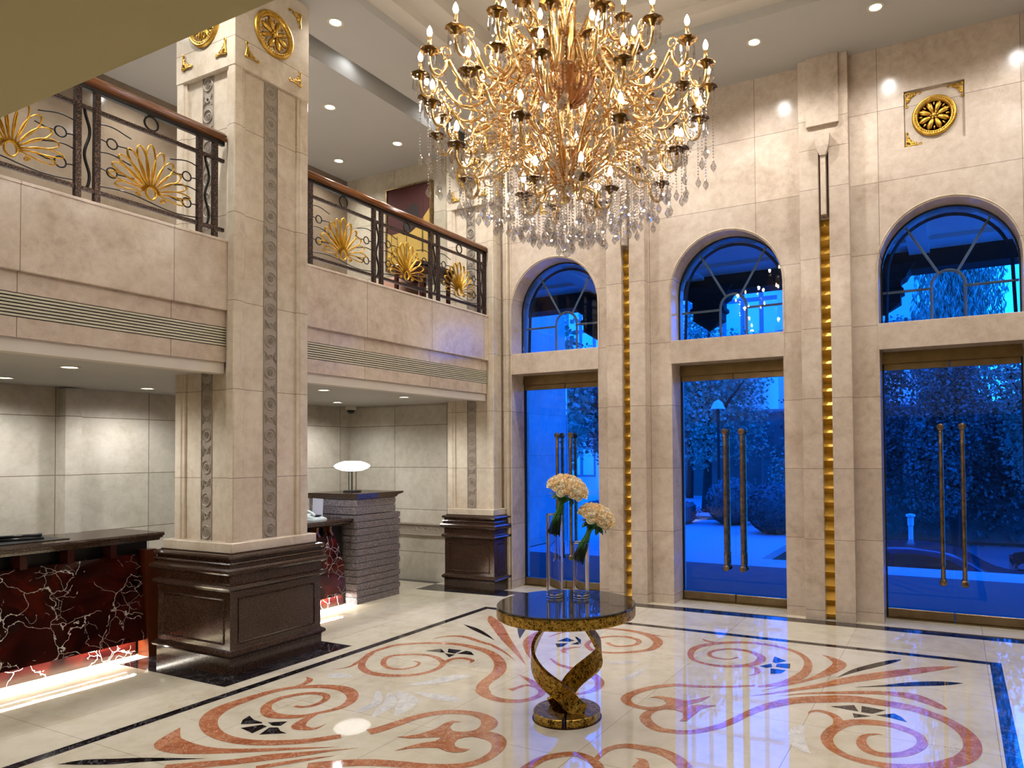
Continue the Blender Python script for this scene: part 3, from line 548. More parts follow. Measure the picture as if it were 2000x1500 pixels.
# --- big columns
def carved_strip(mb, fx, z0, z1, w=.115):
    """fx(u, d, z): u along the face, d out of the face"""
    n = int(round((z1-z0)/.135)); p = (z1-z0)/n
    for s in (-1, 1): mb.add([fx(s*w/2-.003, .0, z0), fx(s*w/2+.003, .0, z0), fx(s*w/2+.003, .006, z0), fx(s*w/2-.003, .006, z0), fx(s*w/2-.003, .0, z1), fx(s*w/2+.003, .0, z1), fx(s*w/2+.003, .006, z1), fx(s*w/2-.003, .006, z1)], [(0,3,2,1),(4,5,6,7),(0,1,5,4),(1,2,6,5),(2,3,7,6),(3,0,4,7)])
    for k in range(n):
        zc = z0 + (k+.5)*p
        big = k % 2 == 0; R = .055 if big else .02
        mb.tube([fx(R*math.cos(2*PI*i/14), .004, zc+R*math.sin(2*PI*i/14)) for i in range(14)], .0055, 4, closed=True)
        if big:
            for j in range(6): a = 2*PI*j/6; mb.tube([fx((.017+.011*math.cos(b))*math.cos(a)-.011*math.sin(b)*math.sin(a), .004, zc+(.017+.011*math.cos(b))*math.sin(a)+.011*math.sin(b)*math.cos(a)) for b in [2*PI*t/6 for t in range(6)]], .003, 4, closed=True)
        else:
            for s in (-1, 1):
                for rr in (.026, .038): mb.tube([fx(s*(w/2 - rr*math.sin(PI*t/6)), .004, zc+rr*math.cos(PI*t/6)*1.2) for t in range(7)], .003, 4)
def column(x0, x1, y0, y1, px0, px1, py0, py1, label, faces):
    cx, cy_ = (x0+x1)/2, (y0+y1)/2
    t = thing('stone_column', (cx, cy_, 0), label, 'column')
    s = MB(); e = .035                             # core, then raised corner strips leave a sunk panel on each face
    s.box(x0+e, x1-e, y0+e, y1-e, 1.04, 5.9)
    for (a, b) in ((x0, y0), (x1, y0), (x0, y1), (x1, y1)):
        sx = 1 if a == x0 else -1; sy = 1 if b == y0 else -1
        xa, xb = sorted((a, a+sx*.085)); ya, yb = sorted((b, b+sy*.085)); s.bx(xa, xb, ya, yb, 1.04, 5.9, .008)
        xa, xb = sorted((a+sx*.012, a+sx*.115)); ya, yb = sorted((b+sy*.012, b+sy*.115)); s.bx(xa, xb, ya, yb, 1.04, 5.9, .006)
    s.build('shaft', m_col, t)
    g = MB()
    for d in (.0,): g.bx(x0-.004, x1+.004, y0-.004, y1+.004, 5.0, 5.9, .006)
    g.build('capital_block', m_col, t)
    MB().bx(px0+.03, px1-.03, py0+.03, py1-.03, .965, 1.045, .005).build('stone_plinth_course', m_col, t)
    # granite pedestal
    p = MB()
    def rg(o, z): return [(px0-o, py0-o, z), (px1+o, py0-o, z), (px1+o, py1+o, z), (px0-o, py1+o, z)]
    prof = [(0, 0), (0, .135), (.006, .14), (.022, .15), (.028, .165), (.022, .18), (.006, .19), (-.006, .2), (-.006, .66), (.004, .67), (.022, .68), (.03, .695), (.022, .71), (.004, .72), (0, .73), (0, .785), (.03, .80), (.042, .815), (.042, .835), (.03, .85), (.012, .855), (.012, .875), (.02, .885), (.012, .895), (0, .90), (0, .915), (.02, .925), (.024, .94), (.015, .955), (-.02, .962), (-.02, .97)]
    p.loft([rg(o, z) for o, z in prof]); p.build('granite_pedestal', m_gran, t)
    # raised mouldings of the pedestal panels
    pm = MB()
    for ax in faces:
        a0, a1 = (px0, px1) if ax in 'sn' else (py0, py1)
        fx = {'s': lambda u, d, z: (u, py0-d+.006, z), 'e': lambda u, d, z: (px1+d-.006, u, z), 'n': lambda u, d, z: (u, py1+d, z), 'w': lambda u, d, z: (px0-d, u, z)}[ax]
        A, B, z0, z1 = a0+.08, a1-.08, .245, .60
        pm.tube([fx(*q_) for q_ in ((A, .002, z0), (B, .002, z0), (B, .002, z1), (A, .002, z1))], .009, 4, closed=True)
    pm.build('panel_moulding', m_gran, t)
    for ax in faces:
        fx = {'s': lambda u, d, z: (cx+u, y0+e-d, z), 'e': lambda u, d, z: (x1-e+d, cy_+u, z)}.get(ax)
        if not fx: continue
        st = MB(); st.add([fx(-.068, .001, 1.045), fx(.068, .001, 1.045), fx(.068, .001, 5.0), fx(-.068, .001, 5.0)], [(0,1,2,3)])
        carved_strip(st, lambda u, d, z: fx(u, d+.001, z), 1.045, 5.0, .134); st.build('carved_strip', m_carved, t, fix=False)
        fo = (lambda p: (cx+p[0], y0-.005+p[1], 5.44+p[2])) if ax == 's' else (lambda p: (x1+.005-p[1], cy_+p[0], 5.44+p[2]))
        xform(medallion_mb(.2), fo).build('flower_medallion', m_gold, t)
        W2 = (x1-x0)/2 if ax == 's' else (y1-y0)/2
        for sx in (-1, 1):
            for sz in (-1, 1):
                def fc(p, sx=sx, sz=sz):
                    u = sx*(W2*.76-p[0]); z = 5.44+sz*(.335-p[2])
                    return (cx+u, y0-.006+p[1], z) if ax == 's' else (x1+.006-p[1], cy_+u, z)
                xform(corner_mb(.135), fc).build('corner_ornament', m_gold, t)
    return t
column(-6.02, -5.255, 3.88, 4.64, -6.11, -5.165, 3.79, 4.715, 'tall square stone column on brown granite pedestal, beside the reception counter', 'se')
column(-6.0, -5.26, 7.60, 8.2, -5.98, -5.19, 7.50, 8.2, 'stone column built against the door wall, left of the glass doors', 'se')
column(-6.02, -5.255, .12, .88, -6.11, -5.165, .03, .97, 'stone column under the near balcony, outside the left of the view', 'se') if False else None
# ================================================================ THINGS OF THE HALL
# --- recessed downlights
def downlight(x, y, z, label, group):
    t = thing('recessed_downlight', (x, y, z), label, 'downlight', group)
    MB().lathe([(.052, .004), (.075, .003), (.078, -.004), (.056, -.006), (.052, .004)], (x, y, z), 24).build('trim_ring', m_vent, t)
    MB().lathe([(.001, -.001), (.052, -.001), (.052, .002), (.001, .002)], (x, y, z), 20).build('lens', m_lamp, t)
nm = ['nearest the stone column, left of the chandelier', 'second from the stone column, left of the chandelier', 'third from the stone column, behind the chandelier', 'in the corner above the left door', 'above the door wall behind the chandelier', 'above the wall between middle and left doors, right of the chandelier', 'above the right pilaster, topmost in view', 'above the right door medallion']
for i, (x, y) in enumerate(DL_MAIN[:8]): downlight(x, y, ZC, 'round recessed ceiling downlight ' + nm[i], 'downlights of the main ceiling')
nm = ['nearest the trough, left in its row', 'behind the chandelier crystals, right in its row', 'farthest back by the gallery wall']
for i, (x, y) in enumerate(DL_UP[:3]): downlight(x, y, 5.86, 'round recessed downlight in the gallery ceiling, ' + nm[i], 'downlights of the gallery')
nm = ['over the pedestal desk, left one', 'over the pedestal desk, back one', 'over the pedestal desk, right one', 'over the long counter, front one', 'over the long counter, back right one', 'over the long counter, at the left edge']
for i, (x, y) in enumerate(DL_NOOK[:6]): downlight(x, y, ZN+.02, 'round recessed downlight in the low ceiling ' + nm[i], 'downlights of the low ceiling')
t = thing('security_camera', (-7.8, 7.66, ZN+.02), 'small dome security camera in the nook ceiling corner', 'camera')
MB().lathe([(.001, 0), (.075, 0), (.078, -.03), (.07, -.055), (.001, -.055)], (-7.8, 7.66, ZN+.02), 20).build('housing', m_ceil2, t)
MB().lathe([(.055, -.05), (.052, -.08), (.035, -.10), (.001, -.108)], (-7.8, 7.66, ZN+.02), 18).build('smoked_dome', m_blackp, t)

# --- balcony railings
def railing(posts, y0, y1, label):
    """posts: y of every upright; shells go in the wide gaps"""
    X = XP - .05
    t = thing('balcony_railing', (X, (y0+y1)/2, 3.545), label, 'railing')
    h = MB(); h.smooth = True
    h.loft([[(X-.045, y, 4.365), (X+.045, y, 4.365), (X+.05, y, 4.385), (X+.038, y, 4.40), (X+.042, y, 4.415), (X+.02, y, 4.44), (X-.02, y, 4.44), (X-.042, y, 4.415), (X-.038, y, 4.40), (X-.05, y, 4.385)] for y in (y0, y1)])
    h.build('wooden_handrail', m_wood, t)
    MB().box(X-.016, X+.016, y0, y1, 4.335, 4.366).build('top_bar', m_black, t)
    MB().box(X-.013, X+.013, y0, y1, 4.195, 4.222).build('middle_bar', m_iron, t)
    MB().box(X-.013, X+.013, y0, y1, 3.615, 3.643).build('bottom_bar', m_iron, t)
    for y in posts: MB().box(X-.018, X+.018, y-.019, y+.019, 3.54, 4.337).build('iron_post', m_iron, t)
    P = sorted(posts)
    for a, b in zip(P, P[1:]):
        c = (a+b)/2; W = b-a
        if W < .3:
            mb = MB(); mb.smooth = True
            mb.tube([(X, c + .017*math.sin(z_*2*PI*1.75), 3.64 + z_*.56) for z_ in [i/28 for i in range(29)]], .010, 6); mb.build('wavy_bar', m_black, t)
            continue
        g = MB(); g.smooth = True
        # upper little ring
        u_ = MB(); u_.smooth = True; u_.tube([(X, c+.052*math.cos(2*PI*i/18), 4.279+.052*math.sin(2*PI*i/18)) for i in range(18)], .008, 6, closed=True); u_.build('iron_ring', m_black, t)
        for s in (-1, 1):
            e = c + s*W/2
            for zz, rg_ in ((4.10, 0), (3.995, 1), (3.90, 0), (3.785, 1)):
                zb = zz - .02*s
                if rg_:
                    yc = e - s*.105
                    g.tube([(X, yc+.036*math.cos(2*PI*i/16), zb+.036*math.sin(2*PI*i/16)) for i in range(16)], .006, 5, closed=True)
                    g.tube([(X, e, zb+.008), (X, e - s*.04, zb+.006), (X, e-s*.068, zb)], .005, 5)
                    g.tube([(X, e-s*.142, zb), (X, e-s*.19, zb-.006*s), (X, e-s*.26, zb+.01)], .005, 5)
                else:
                    g.tube([(X, e - s*q_*.24, zb + .018*math.sin(q_*PI*1.3) ) for q_ in [i/8 for i in range(9)]], .005, 5)
        g.tube([(X, a + W*q_, 3.675 + .022*math.sin(q_*2*PI*1.0) ) for q_ in [i/20 for i in range(21)]], .005, 5)
        g.build('iron_scrollwork', m_black, t)
        s_ = MB(); s_.smooth = True; zc = 3.745
        s_.tube([(X, c+.036*math.cos(2*PI*i/18), zc+.048*math.sin(2*PI*i/18)) for i in range(18)], .006, 6, 2.4, closed=True, nrm=(1, 0, 0))
        n = 13
        for k in range(n):
            a_ = math.radians(8 + 164*k/(n-1)); L = .30 + .05*math.sin(a_)**2 - (.07 if k in (0, n-1) else 0); droop = math.cos(a_)
            wv = .028; pts = []
            for i in range(15):
                u = i/14; ang = 2*PI*u
                r = .05 + L*max(0, .5 - .5*math.cos(ang))**.62*.92; off = (.034 if 1 < k < n-2 else .024)*math.sin(ang)
                ca, sa = math.cos(a_), math.sin(a_)
                pts.append((X, c + r*ca - off*sa, zc + r*sa + off*ca - .10*abs(droop)*((r/.3)**2)*.55 + .0))
            s_.tube(pts, .0048, 5, 2.6, nrm=(1, 0, 0))
        for s in (-1, 1):
            s_.tube([(X, c + s*(.09+.02*math.cos(i*.7)*(1-i/14)), zc-.035+.02*math.sin(i*.7)*(1-i/14)) for i in range(12)], .0048, 5, 2.0, nrm=(1, 0, 0))
        s_.build('gilded_shell', m_goldr, t)
    return t
m_goldr = gold('gold_painted_iron', (190, 140, 40), (230, 184, 74), .38)
railing([4.78, 5.61, 5.72, 6.52, 6.66, 7.47, 7.59], 4.66, 7.63, 'wood topped iron balcony railing with gilded shells, right of the big column')
railing([3.80, 3.665, 2.89, 2.765, 1.98, 1.85, 1.07, .93], .9, 3.88, 'wood topped iron balcony railing with gilded shells, left of the big column')

# --- gallery furniture and picture
t = thing('abstract_painting', (-6.83, YW-.03, 4.40), 'abstract canvas of dark red over yellow on the gallery wall', 'painting')
x0, x1, z0, z1 = -7.22, -6.44, 4.41, 5.55; yp = YW-.06
MB().box(x0, x1, yp, YW-.014, z0, z1).build('canvas', plain('canvas_dark_red', (60, 14, 9), .8, nz=.35, sc=4), t)
zz = lambda pts: [(x0+(x1-x0)*u, z0+(z1-z0)*v) for u, v in pts]
f2 = lambda u, v, q: (u, q, v)
MB().prism(zz([(0, 0), (1, 0), (1, .69), (.9, .62), (.78, .54), (.68, .47), (.55, .42), (.4, .40), (.3, .44), (.12, .43), (0, .47)]), f2, yp-.002, yp-.0005).build('yellow_field', plain('paint_ochre_yellow', (170, 140, 66), .8, nz=.2, sc=5), t)
dk = MB(); dk.prism(zz([(.40, .47), (.52, .42), (.66, .50), (.76, .62), (.74, .74), (.60, .78), (.44, .72), (.36, .60)]), f2, yp-.0035, yp-.0025)
for u, v0, v1 in ((.10, .1, .42), (.24, .05, .40), (.46, .02, .78), (.84, .15, .86), (.82, .15, .5)): dk.prism(zz([(u-.008, v0), (u+.008, v0), (u+.006, v1), (u-.004, v1)]), f2, yp-.0036, yp-.0026)
dk.build('dark_brushwork', plain('paint_black_brown', (34, 22, 16), .8, nz=.3), t)
fr = MB()
for a in ((x0-.025, x0, z0-.025, z1+.025), (x1, x1+.025, z0-.025, z1+.025), (x0, x1, z0-.025, z0), (x0, x1, z1, z1+.025)): fr.box(a[0], a[1], yp-.015, YW-.014, a[2], a[3])
fr.build('thin_frame', m_bronze, t)
m_fab = plain('taupe_velvet', (138, 104, 86), .85, nz=.06)
t = thing('armchair', (-6.55, 7.0, ZF), 'rounded taupe armchair behind the balcony railing, under the painting', 'armchair')
a = MB(); a.smooth = True; cx, cy0 = -6.55, 7.0
a.bx(cx-.33, cx+.33, cy0-.30, cy0+.30, ZF+.1, ZF+.42, .05); a.build('seat', m_fab, t)
a = MB(); a.smooth = True
prof = [(.40*math.cos(th), .36*math.sin(th)) for th in [math.radians(-20+220*i/16) for i in range(17)]]
rings = []
for x_, y_ in prof:
    hgt = .50 + .18*max(0, y_/.36)
    v = Vector((x_, y_, 0)).normalized()
    rings.append([(cx+x_-v.x*.07, cy0+y_-v.y*.07, ZF+.06), (cx+x_+v.x*.05, cy0+y_+v.y*.05, ZF+.06), (cx+x_+v.x*.06, cy0+y_+v.y*.06, ZF+hgt), (cx+x_, cy0+y_, ZF+hgt+.06), (cx+x_-v.x*.07, cy0+y_-v.y*.07, ZF+hgt)])
a.loft(rings); a.build('backrest', m_fab, t)
for sx in (-1, 1):
    for sy in (-1, 1): MB().cyl((cx+sx*.25, cy0+sy*.22, ZF), (cx+sx*.25, cy0+sy*.22, ZF+.12), .018, 8).build('leg', m_dwood, t)
t = thing('side_table', (-5.86, 6.95, ZF), 'dark red wooden side table with shelf behind the railing, beside the column', 'table')
MB().bx(-6.12, -5.62, 6.68, 7.3, ZF+.62, ZF+.66, .006).bx(-6.09, -5.65, 6.71, 7.27, ZF+.52, ZF+.62, .004).build('table_top', m_dwood, t)
MB().bx(-6.08, -5.66, 6.72, 7.26, ZF+.16, ZF+.19, .004).build('shelf', m_dwood, t)
for x in (-6.08, -5.69):
    for y in (6.72, 7.23): MB().box(x-.02, x+.02, y-.02, y+.02, ZF, ZF+.55).build('leg', m_dwood, t)

# --- long reception counter on the left
def top_loft(mb, x0, x1, y0, y1, z):               # moulded stone top: x1 is the front edge
    pr = [(x0, z-.06), (x1-.075, z-.075), (x1-.06, z-.055), (x1-.03, z-.05), (x1-.022, z-.036), (x1-.004, z-.03), (x1, z-.015), (x1-.008, z), (x0, z)]
    mb.loft([[(a, y, b) for a, b in pr] for y in (y0, y1)])
t = thing('reception_counter', (-6.7, 1.5, 0), 'long reception counter with dark granite top and white veined red marble front', 'counter')
q = MB(); top_loft(q, -6.95, -6.27, -3.9, 3.955, 1.085); q.build('granite_counter_top', m_gran, t)
q = MB(); q.loft([[(-6.50, y, .895), (-6.44, y, .895), (-6.34, y, .155), (-6.40, y, .155)] for y in (-3.9, 3.84)]); q.build('red_marble_front', m_rosso, t)
MB().box(-6.93, -6.52, -3.9, 3.95, 0, 1.01).build('cabinet_body', m_blackp, t)
MB().box(-6.52, -6.49, -3.9, 3.84, 0, .2).build('red_marble_toe_kick', m_rosso, t)
for k in range(14): MB().box(-6.50, -6.36, 3.55-k*.33, 3.60-k*.33, .895, 1.01).build('wooden_bracket', m_dwood, t)
MB().loft([[(-6.47, 3.85, 0), (-6.315, 3.85, 0), (-6.315, 3.955, 0), (-6.47, 3.955, 0)], [(-6.5, 3.85, .93), (-6.385, 3.85, .93), (-6.385, 3.955, .93), (-6.5, 3.955, .93)]]).build('wooden_end_post', plain('orange_brown_wood', (82, 36, 16), .25, nz=.15, sc=8), t)
MB().cyl((-6.44, -3.8, .165), (-6.44, 3.80, .165), .013, 8).build('light_tube', m_tube, t)
light('counter_strip_light', 'AREA', (-6.425, 0.0, .15), 150, (1, .93, .82), shape='RECTANGLE', size=.03, size_y=7.6)
o = tag(MB().box(-6.78, -6.45, 2.75, 3.28, 1.0855, 1.092).build('desk_mat', m_blackp), 'flat black leather desk mat on the long counter top', 'mat')
ms = MB(); ms.smooth = True; ms.cyl((-6.70, 2.86, 1.125), (-6.62, 3.16, 1.125), .014, 10); ms.add([(-6.735, 2.86, 1.093), (-6.66, 2.86, 1.093), (-6.58, 3.16, 1.093), (-6.655, 3.16, 1.093), (-6.715, 2.86, 1.12), (-6.69, 2.86, 1.12), (-6.61, 3.16, 1.12), (-6.635, 3.16, 1.12)], [(0,3,2,1),(4,5,6,7),(0,1,5,4),(1,2,6,5),(2,3,7,6),(3,0,4,7)])
tag(ms.build('card_stand', m_blackp), 'slim black bar shaped stand lying on the black desk mat', 'stand')

# --- desk with stone slab pedestal on the right
t = thing('reception_desk', (-6.6, 5.5, 0), 'short reception desk with red marble front, between column and slab pedestal', 'desk')
q = MB(); top_loft(q, -6.95, -6.30, 4.75, 6.23, 1.01); q.build('granite_desk_top', m_gran, t)
q = MB(); pr = [(4.75, .14), (6.14, .14), (6.10, .5), (6.03, .72), (5.95, .84), (4.75, .84)]
q.loft([[(-6.40, y, z) for y, z in pr], [(-6.33 , y, z) for y, z in pr]]); q.build('red_marble_front', m_rosso, t)
MB().box(-6.93, -6.46, 4.75, 6.2, 0, .94).build('desk_body', m_blackp, t)
MB().box(-6.46, -6.43, 4.75, 6.2, 0, .2).build('red_marble_toe_kick', m_rosso, t)
for k in range(6):
    y = 4.98 + k*.19; b_ = MB(); b_.loft([[(-6.44, y, .84), (-6.33, y, .84), (-6.33, y+.03, .84), (-6.44, y+.03, .84)], [(-6.44, y-.02, .89), (-6.345, y-.02, .89), (-6.345, y+.01, .89), (-6.44, y+.01, .89)], [(-6.44, y-.03, .945), (-6.33, y-.03, .945), (-6.33, y, .945), (-6.44, y, .945)]]); b_.build('curved_bracket', m_wood, t)
MB().cyl((-6.415, 4.8, .15), (-6.415, 6.15, .15), .012, 8).build('light_tube', m_tube, t)
light('desk_strip_light', 'AREA', (-6.40, 5.45, .135), 45, (1, .93, .82), shape='RECTANGLE', size=.03, size_y=1.4)
t = thing('slab_pedestal', (-6.62, 6.6, 0), 'tall pedestal of stacked grey speckled granite slabs carrying the table lamp', 'pedestal')
q = MB(); n = 13
for k in range(n):
    za = k*.0805; hi = za > 1.0; yb = 6.96 if not hi else 6.88
    q.bx(-7.05, -6.262, 6.245, yb, za, za+.074, .002); 
    if k % 2 == 1 or k == n-1: q.box(-7.0, -6.272, yb-.01, yb+.028, za+.01, za+.068)
for k in range(2): za = 1.05+k*.09; q.bx(-7.05, -6.262, 6.245, 6.88, za, za+.087, .002).box(-7.0, -6.272, 6.87, 6.905, za+.02, za+.075)
q.build('granite_slabs', m_gran2, t)
q = MB(); pr = [(6.235, 1.23), (6.90, 1.23), (6.93, 1.255), (7.0, 1.268), (7.03, 1.28), (7.02, 1.295), (6.235, 1.295)]
q.loft([[(-7.06, y, z) for y, z in pr], [(-6.25, y, z) for y, z in pr]]); q.build('pedestal_cap', m_gran, t)
MB().box(-7.0, -6.5, 6.2, 6.245, 0.0, .16).build('sandstone_foot', plain('beige_granite', (170, 150, 118), .4, nz=.2, sc=60), t)
q = MB(); q.smooth = True
q.lathe([(.001, 0), (.045, 0), (.05, .02), (.03, .05), (.028, .3), (.035, .33), (.028, .37), (.03, .62), (.05, .66), (.06, .70), (.045, .74), (.001, .75)], (-6.62, 6.985, .08), 14)
tag(q.build('turned_red_baluster', plain('red_marble_plain', (120, 30, 28), .15, nz=.3)), 'turned red marble baluster standing behind the slab pedestal', 'baluster')
lx, ly, lz = -6.72, 6.62, 1.295
t = thing('table_lamp', (lx, ly, lz), 'glowing white disc shaped table lamp on the slab pedestal', 'lamp')
q = MB(); q.smooth = True
q.lathe([(.001, .255), (.05, .255), (.12, .262), (.19, .29), (.222, .32), (.20, .345), (.15, .368), (.10, .382), (.001, .386)], (lx, ly, lz), 32); q.build('opal_shade', m_shade, t)
for a in range(3): MB().cyl((lx+.05*math.cos(a*2.1+.4), ly+.05*math.sin(a*2.1+.4), lz+.015), (lx+.05*math.cos(a*2.1+.4), ly+.05*math.sin(a*2.1+.4), lz+.27), .0055, 8).build('chrome_rod', m_chrome, t)
MB().cyl((lx, ly, lz+.015), (lx, ly, lz+.26), .008, 8).build('lamp_stem', m_chrome, t)
MB().lathe([(.001, 0), (.112, 0), (.112, .012), (.105, .018), (.001, .018)], (lx, ly, lz), 28).build('lamp_base', m_blackp, t)
t = thing('telephone', (-6.62, 5.92, 1.01), 'pale desk telephone on the short reception desk', 'telephone')
q = MB(); q.loft([[(-6.74, 5.82, 1.011), (-6.50, 5.82, 1.011), (-6.50, 6.02, 1.011), (-6.74, 6.02, 1.011)], [(-6.74, 5.83, 1.075), (-6.51, 5.83, 1.03), (-6.51, 6.01, 1.03), (-6.74, 6.01, 1.075)]]); m_phone = plain('pale_plastic', (190, 200, 200), .35); q.build('telephone_body', m_phone, t)
q = MB(); q.smooth = True; q.tube(crv([(-6.72, 5.86, 1.10), (-6.70, 5.86, 1.115), (-6.63, 5.86, 1.11), (-6.56, 5.86, 1.085), (-6.53, 5.86, 1.06)], 4), .016, 8); q.build('handset', m_phone, t)
MB().box(-6.68, -6.56, 5.91, 5.99, 1.05, 1.062).build('keypad', m_blackp, t)
q = MB(); q.add([(-6.60, 6.04, 1.02), (-6.86, 6.12, 1.02), (-6.88, 6.15, 1.24), (-6.62, 6.07, 1.24), (-6.601, 6.042, 1.02), (-6.861, 6.122, 1.02), (-6.881, 6.152, 1.24), (-6.621, 6.072, 1.24)], [(0,1,2,3),(7,6,5,4),(0,4,5,1),(1,5,6,2),(2,6,7,3),(3,7,4,0)])
q2 = MB().box(-6.78, -6.66, 6.04, 6.16, 1.011, 1.022); 
t = thing('notice_stand', (-6.74, 6.05, 1.01), 'printed paper notice in a clear upright stand beside the telephone', 'notice')
q.build('paper_sheet', plain('white_paper', (214, 216, 236), .6, nz=.02), t); q2.build('stand_foot', m_pane, t)

# --- round table
TC = (-2.33, 4.20); tz = .755
t = thing('round_table', (TC[0], TC[1], 0), 'round gold leaf pedestal table with dark glass top in the middle of the hall', 'table')
q = MB(); q.smooth = False
q.lathe([(.001, .672), (.452, .672), (.460, .676), (.462, .682), (.462, .735), (.460, .742), (.001, .742)], (*TC, 0), 72); q.build('table_top', m_leafg, t)
MB().lathe([(.001, .7425), (.458, .7425), (.461, .746), (.461, .752), (.458, tz), (.001, tz)], (*TC, 0), 72).build('glass_top', m_ttop, t)
q = MB(); n = 60
q.loft([[(TC[0]+r*math.cos(a), TC[1]+r*math.sin(a), z) for r, z in ((.095, .004), (.222, .004), (.222, .052), (.218, .056), (.099, .056), (.095, .052))] for a in [math.radians(-62+352*i/n) for i in range(n+1)]])
q.build('ring_base', m_leafg, t)
MB().lathe([(.001, 0), (.232, 0), (.232, .004), (.001, .004)], (*TC, 0), 40).build('foot_pad', m_dwood, t)
bearing = math.atan2(VR.y, VR.x)                   # screen-right as seen from the entrance side
def ribbon(phase, sgn=1):
    K = crv([(.70, .075, 175), (.62, .125, 170), (.52, .195, 172), (.42, .225, 185), (.32, .205, 210), (.23, .145, 240), (.16, .085, 268), (.10, .085, 300), (.055, .14, 325)], 6)
    P = [Vector((r*math.cos(math.radians(th+phase)+bearing), r*math.sin(math.radians(th+phase)+bearing), z)) for z, r, th in K]
    rings = []; m = len(P)
    for i in range(m):
        T = (P[min(i+1, m-1)]-P[max(i-1, 0)]).normalized(); rd = Vector((P[i].x, P[i].y, 0)).normalized()
        wd = T.cross(rd).normalized(); nn = wd.cross(T).normalized(); hw = .066 - .012*abs(i/m-.5)*2; ht = .011
        c = P[i] + Vector((TC[0], TC[1], 0)); rings.append([c+wd*hw+nn*ht, c-wd*hw+nn*ht, c-wd*hw-nn*ht, c+wd*hw-nn*ht])
    return MB().loft(rings)
ribbon(0).build('twisted_ribbon_leg', m_leafg, t); ribbon(180).build('twisted_ribbon_leg', m_leafg, t)

# --- vases and rose bouquets
def vase(x, y, r, h, label):
    q = MB(); q.smooth = True
    q.lathe([(.001, 0), (r*.9, 0), (r*.93, 0), (r, .006), (r, .012), (r, h-.012), (r, h-.004), (r-.0025, h), (r-.005, h-.004), (r-.005, h-.012), (r-.005, .04), (r-.005, .034), (r*.85, .028), (r*.8, .028), (.001, .028)], (x, y, tz+.001), 48)
    o = q.build('glass_vase', m_glass); return tag(o, label, 'vase', 'glass cylinder vases on the round table')
V1 = (-2.500, 4.345); V2 = (-2.318, 4.395)
vase(*V1, .058, .575, 'taller clear glass cylinder vase on the round table, left one')
vase(*V2, .056, .385, 'shorter clear glass cylinder vase on the round table, right one')
m_rose = []
for i, c in enumerate(((255, 232, 196), (255, 224, 178), (255, 240, 214))): m_rose.append(plain('peach_rose_petal_%s' % 'abc'[i], c, .6, nz=.06, sc=40, **{'Subsurface Weight': .15}))
m_stem = plain('green_stem', (84, 158, 84), .45, nz=.2, sc=20); m_leafm = plain('dark_green_leaf', (44, 100, 52), .4, nz=.25, sc=20)
def rose_mesh(seed):
    rnd = random.Random(seed); q = MB(); q.smooth = True
    q.lathe([(.001, -.030), (.008, -.028), (.015, -.018), (.0185, 0), (.017, .012), (.013, .018), (.001, .016)], (0,0,0), 10)
    for ringi, (n, r, z, h, open_) in enumerate(((3, .006, .002, .024, 0), (4, .011, -.004, .027, .003), (5, .016, -.010, .029, .009))):
        for k in range(n):
            a0 = 2*PI*k/n + ringi*.6 + rnd.random()*.3; rings = []
            for i in range(5):
                v = i/4; rr = r*(.7+.35*math.sin(v*PI*.6)) + open_*v*v; wdt = .95*(1-.25*v)
                rings.append([((rr + (.0015 if s == 2 else 0))*math.cos(a0+(u-.5)*2*PI/n*1.45*wdt), (rr + (.0015 if s == 2 else 0))*math.sin(a0+(u-.5)*2*PI/n*1.45*wdt), z+h*v-.004*(2*u-1)**2*(v)) for s in (1,) for u in (0, .25, .5, .75, 1)] )
            vs_ = [p for r_ in rings for p in r_]
            q.add(vs_, [(i*5+j, i*5+j+1, (i+1)*5+j+1, (i+1)*5+j) for i in range(4) for j in range(4)])
    me = q.build('rose_bloom', m_rose[seed % 3], None, fix=False); d = me.data; bpy.data.objects.remove(me); return d
rose_meshes = [rose_mesh(i) for i in range(6)]
def leaf_add(q, p, d, up, L, W):
    d = Vector(d).normalized(); s = d.cross(Vector(up)).normalized(); nrm = s.cross(d); p = Vector(p)
    pts = [p, p+d*L*.3+s*W*.5+nrm*L*.02, p+d*L*.3+nrm*L*.06, p+d*L*.3-s*W*.5+nrm*L*.02, p+d*L*.7+s*W*.38, p+d*L*.7+nrm*L*.04, p+d*L*.7-s*W*.38, p+d*L*1.0-nrm*L*.12]
    q.add(pts, [(0, 1, 2), (0, 2, 3), (1, 4, 5, 2), (2, 5, 6, 3), (4, 7, 5), (5, 7, 6)])
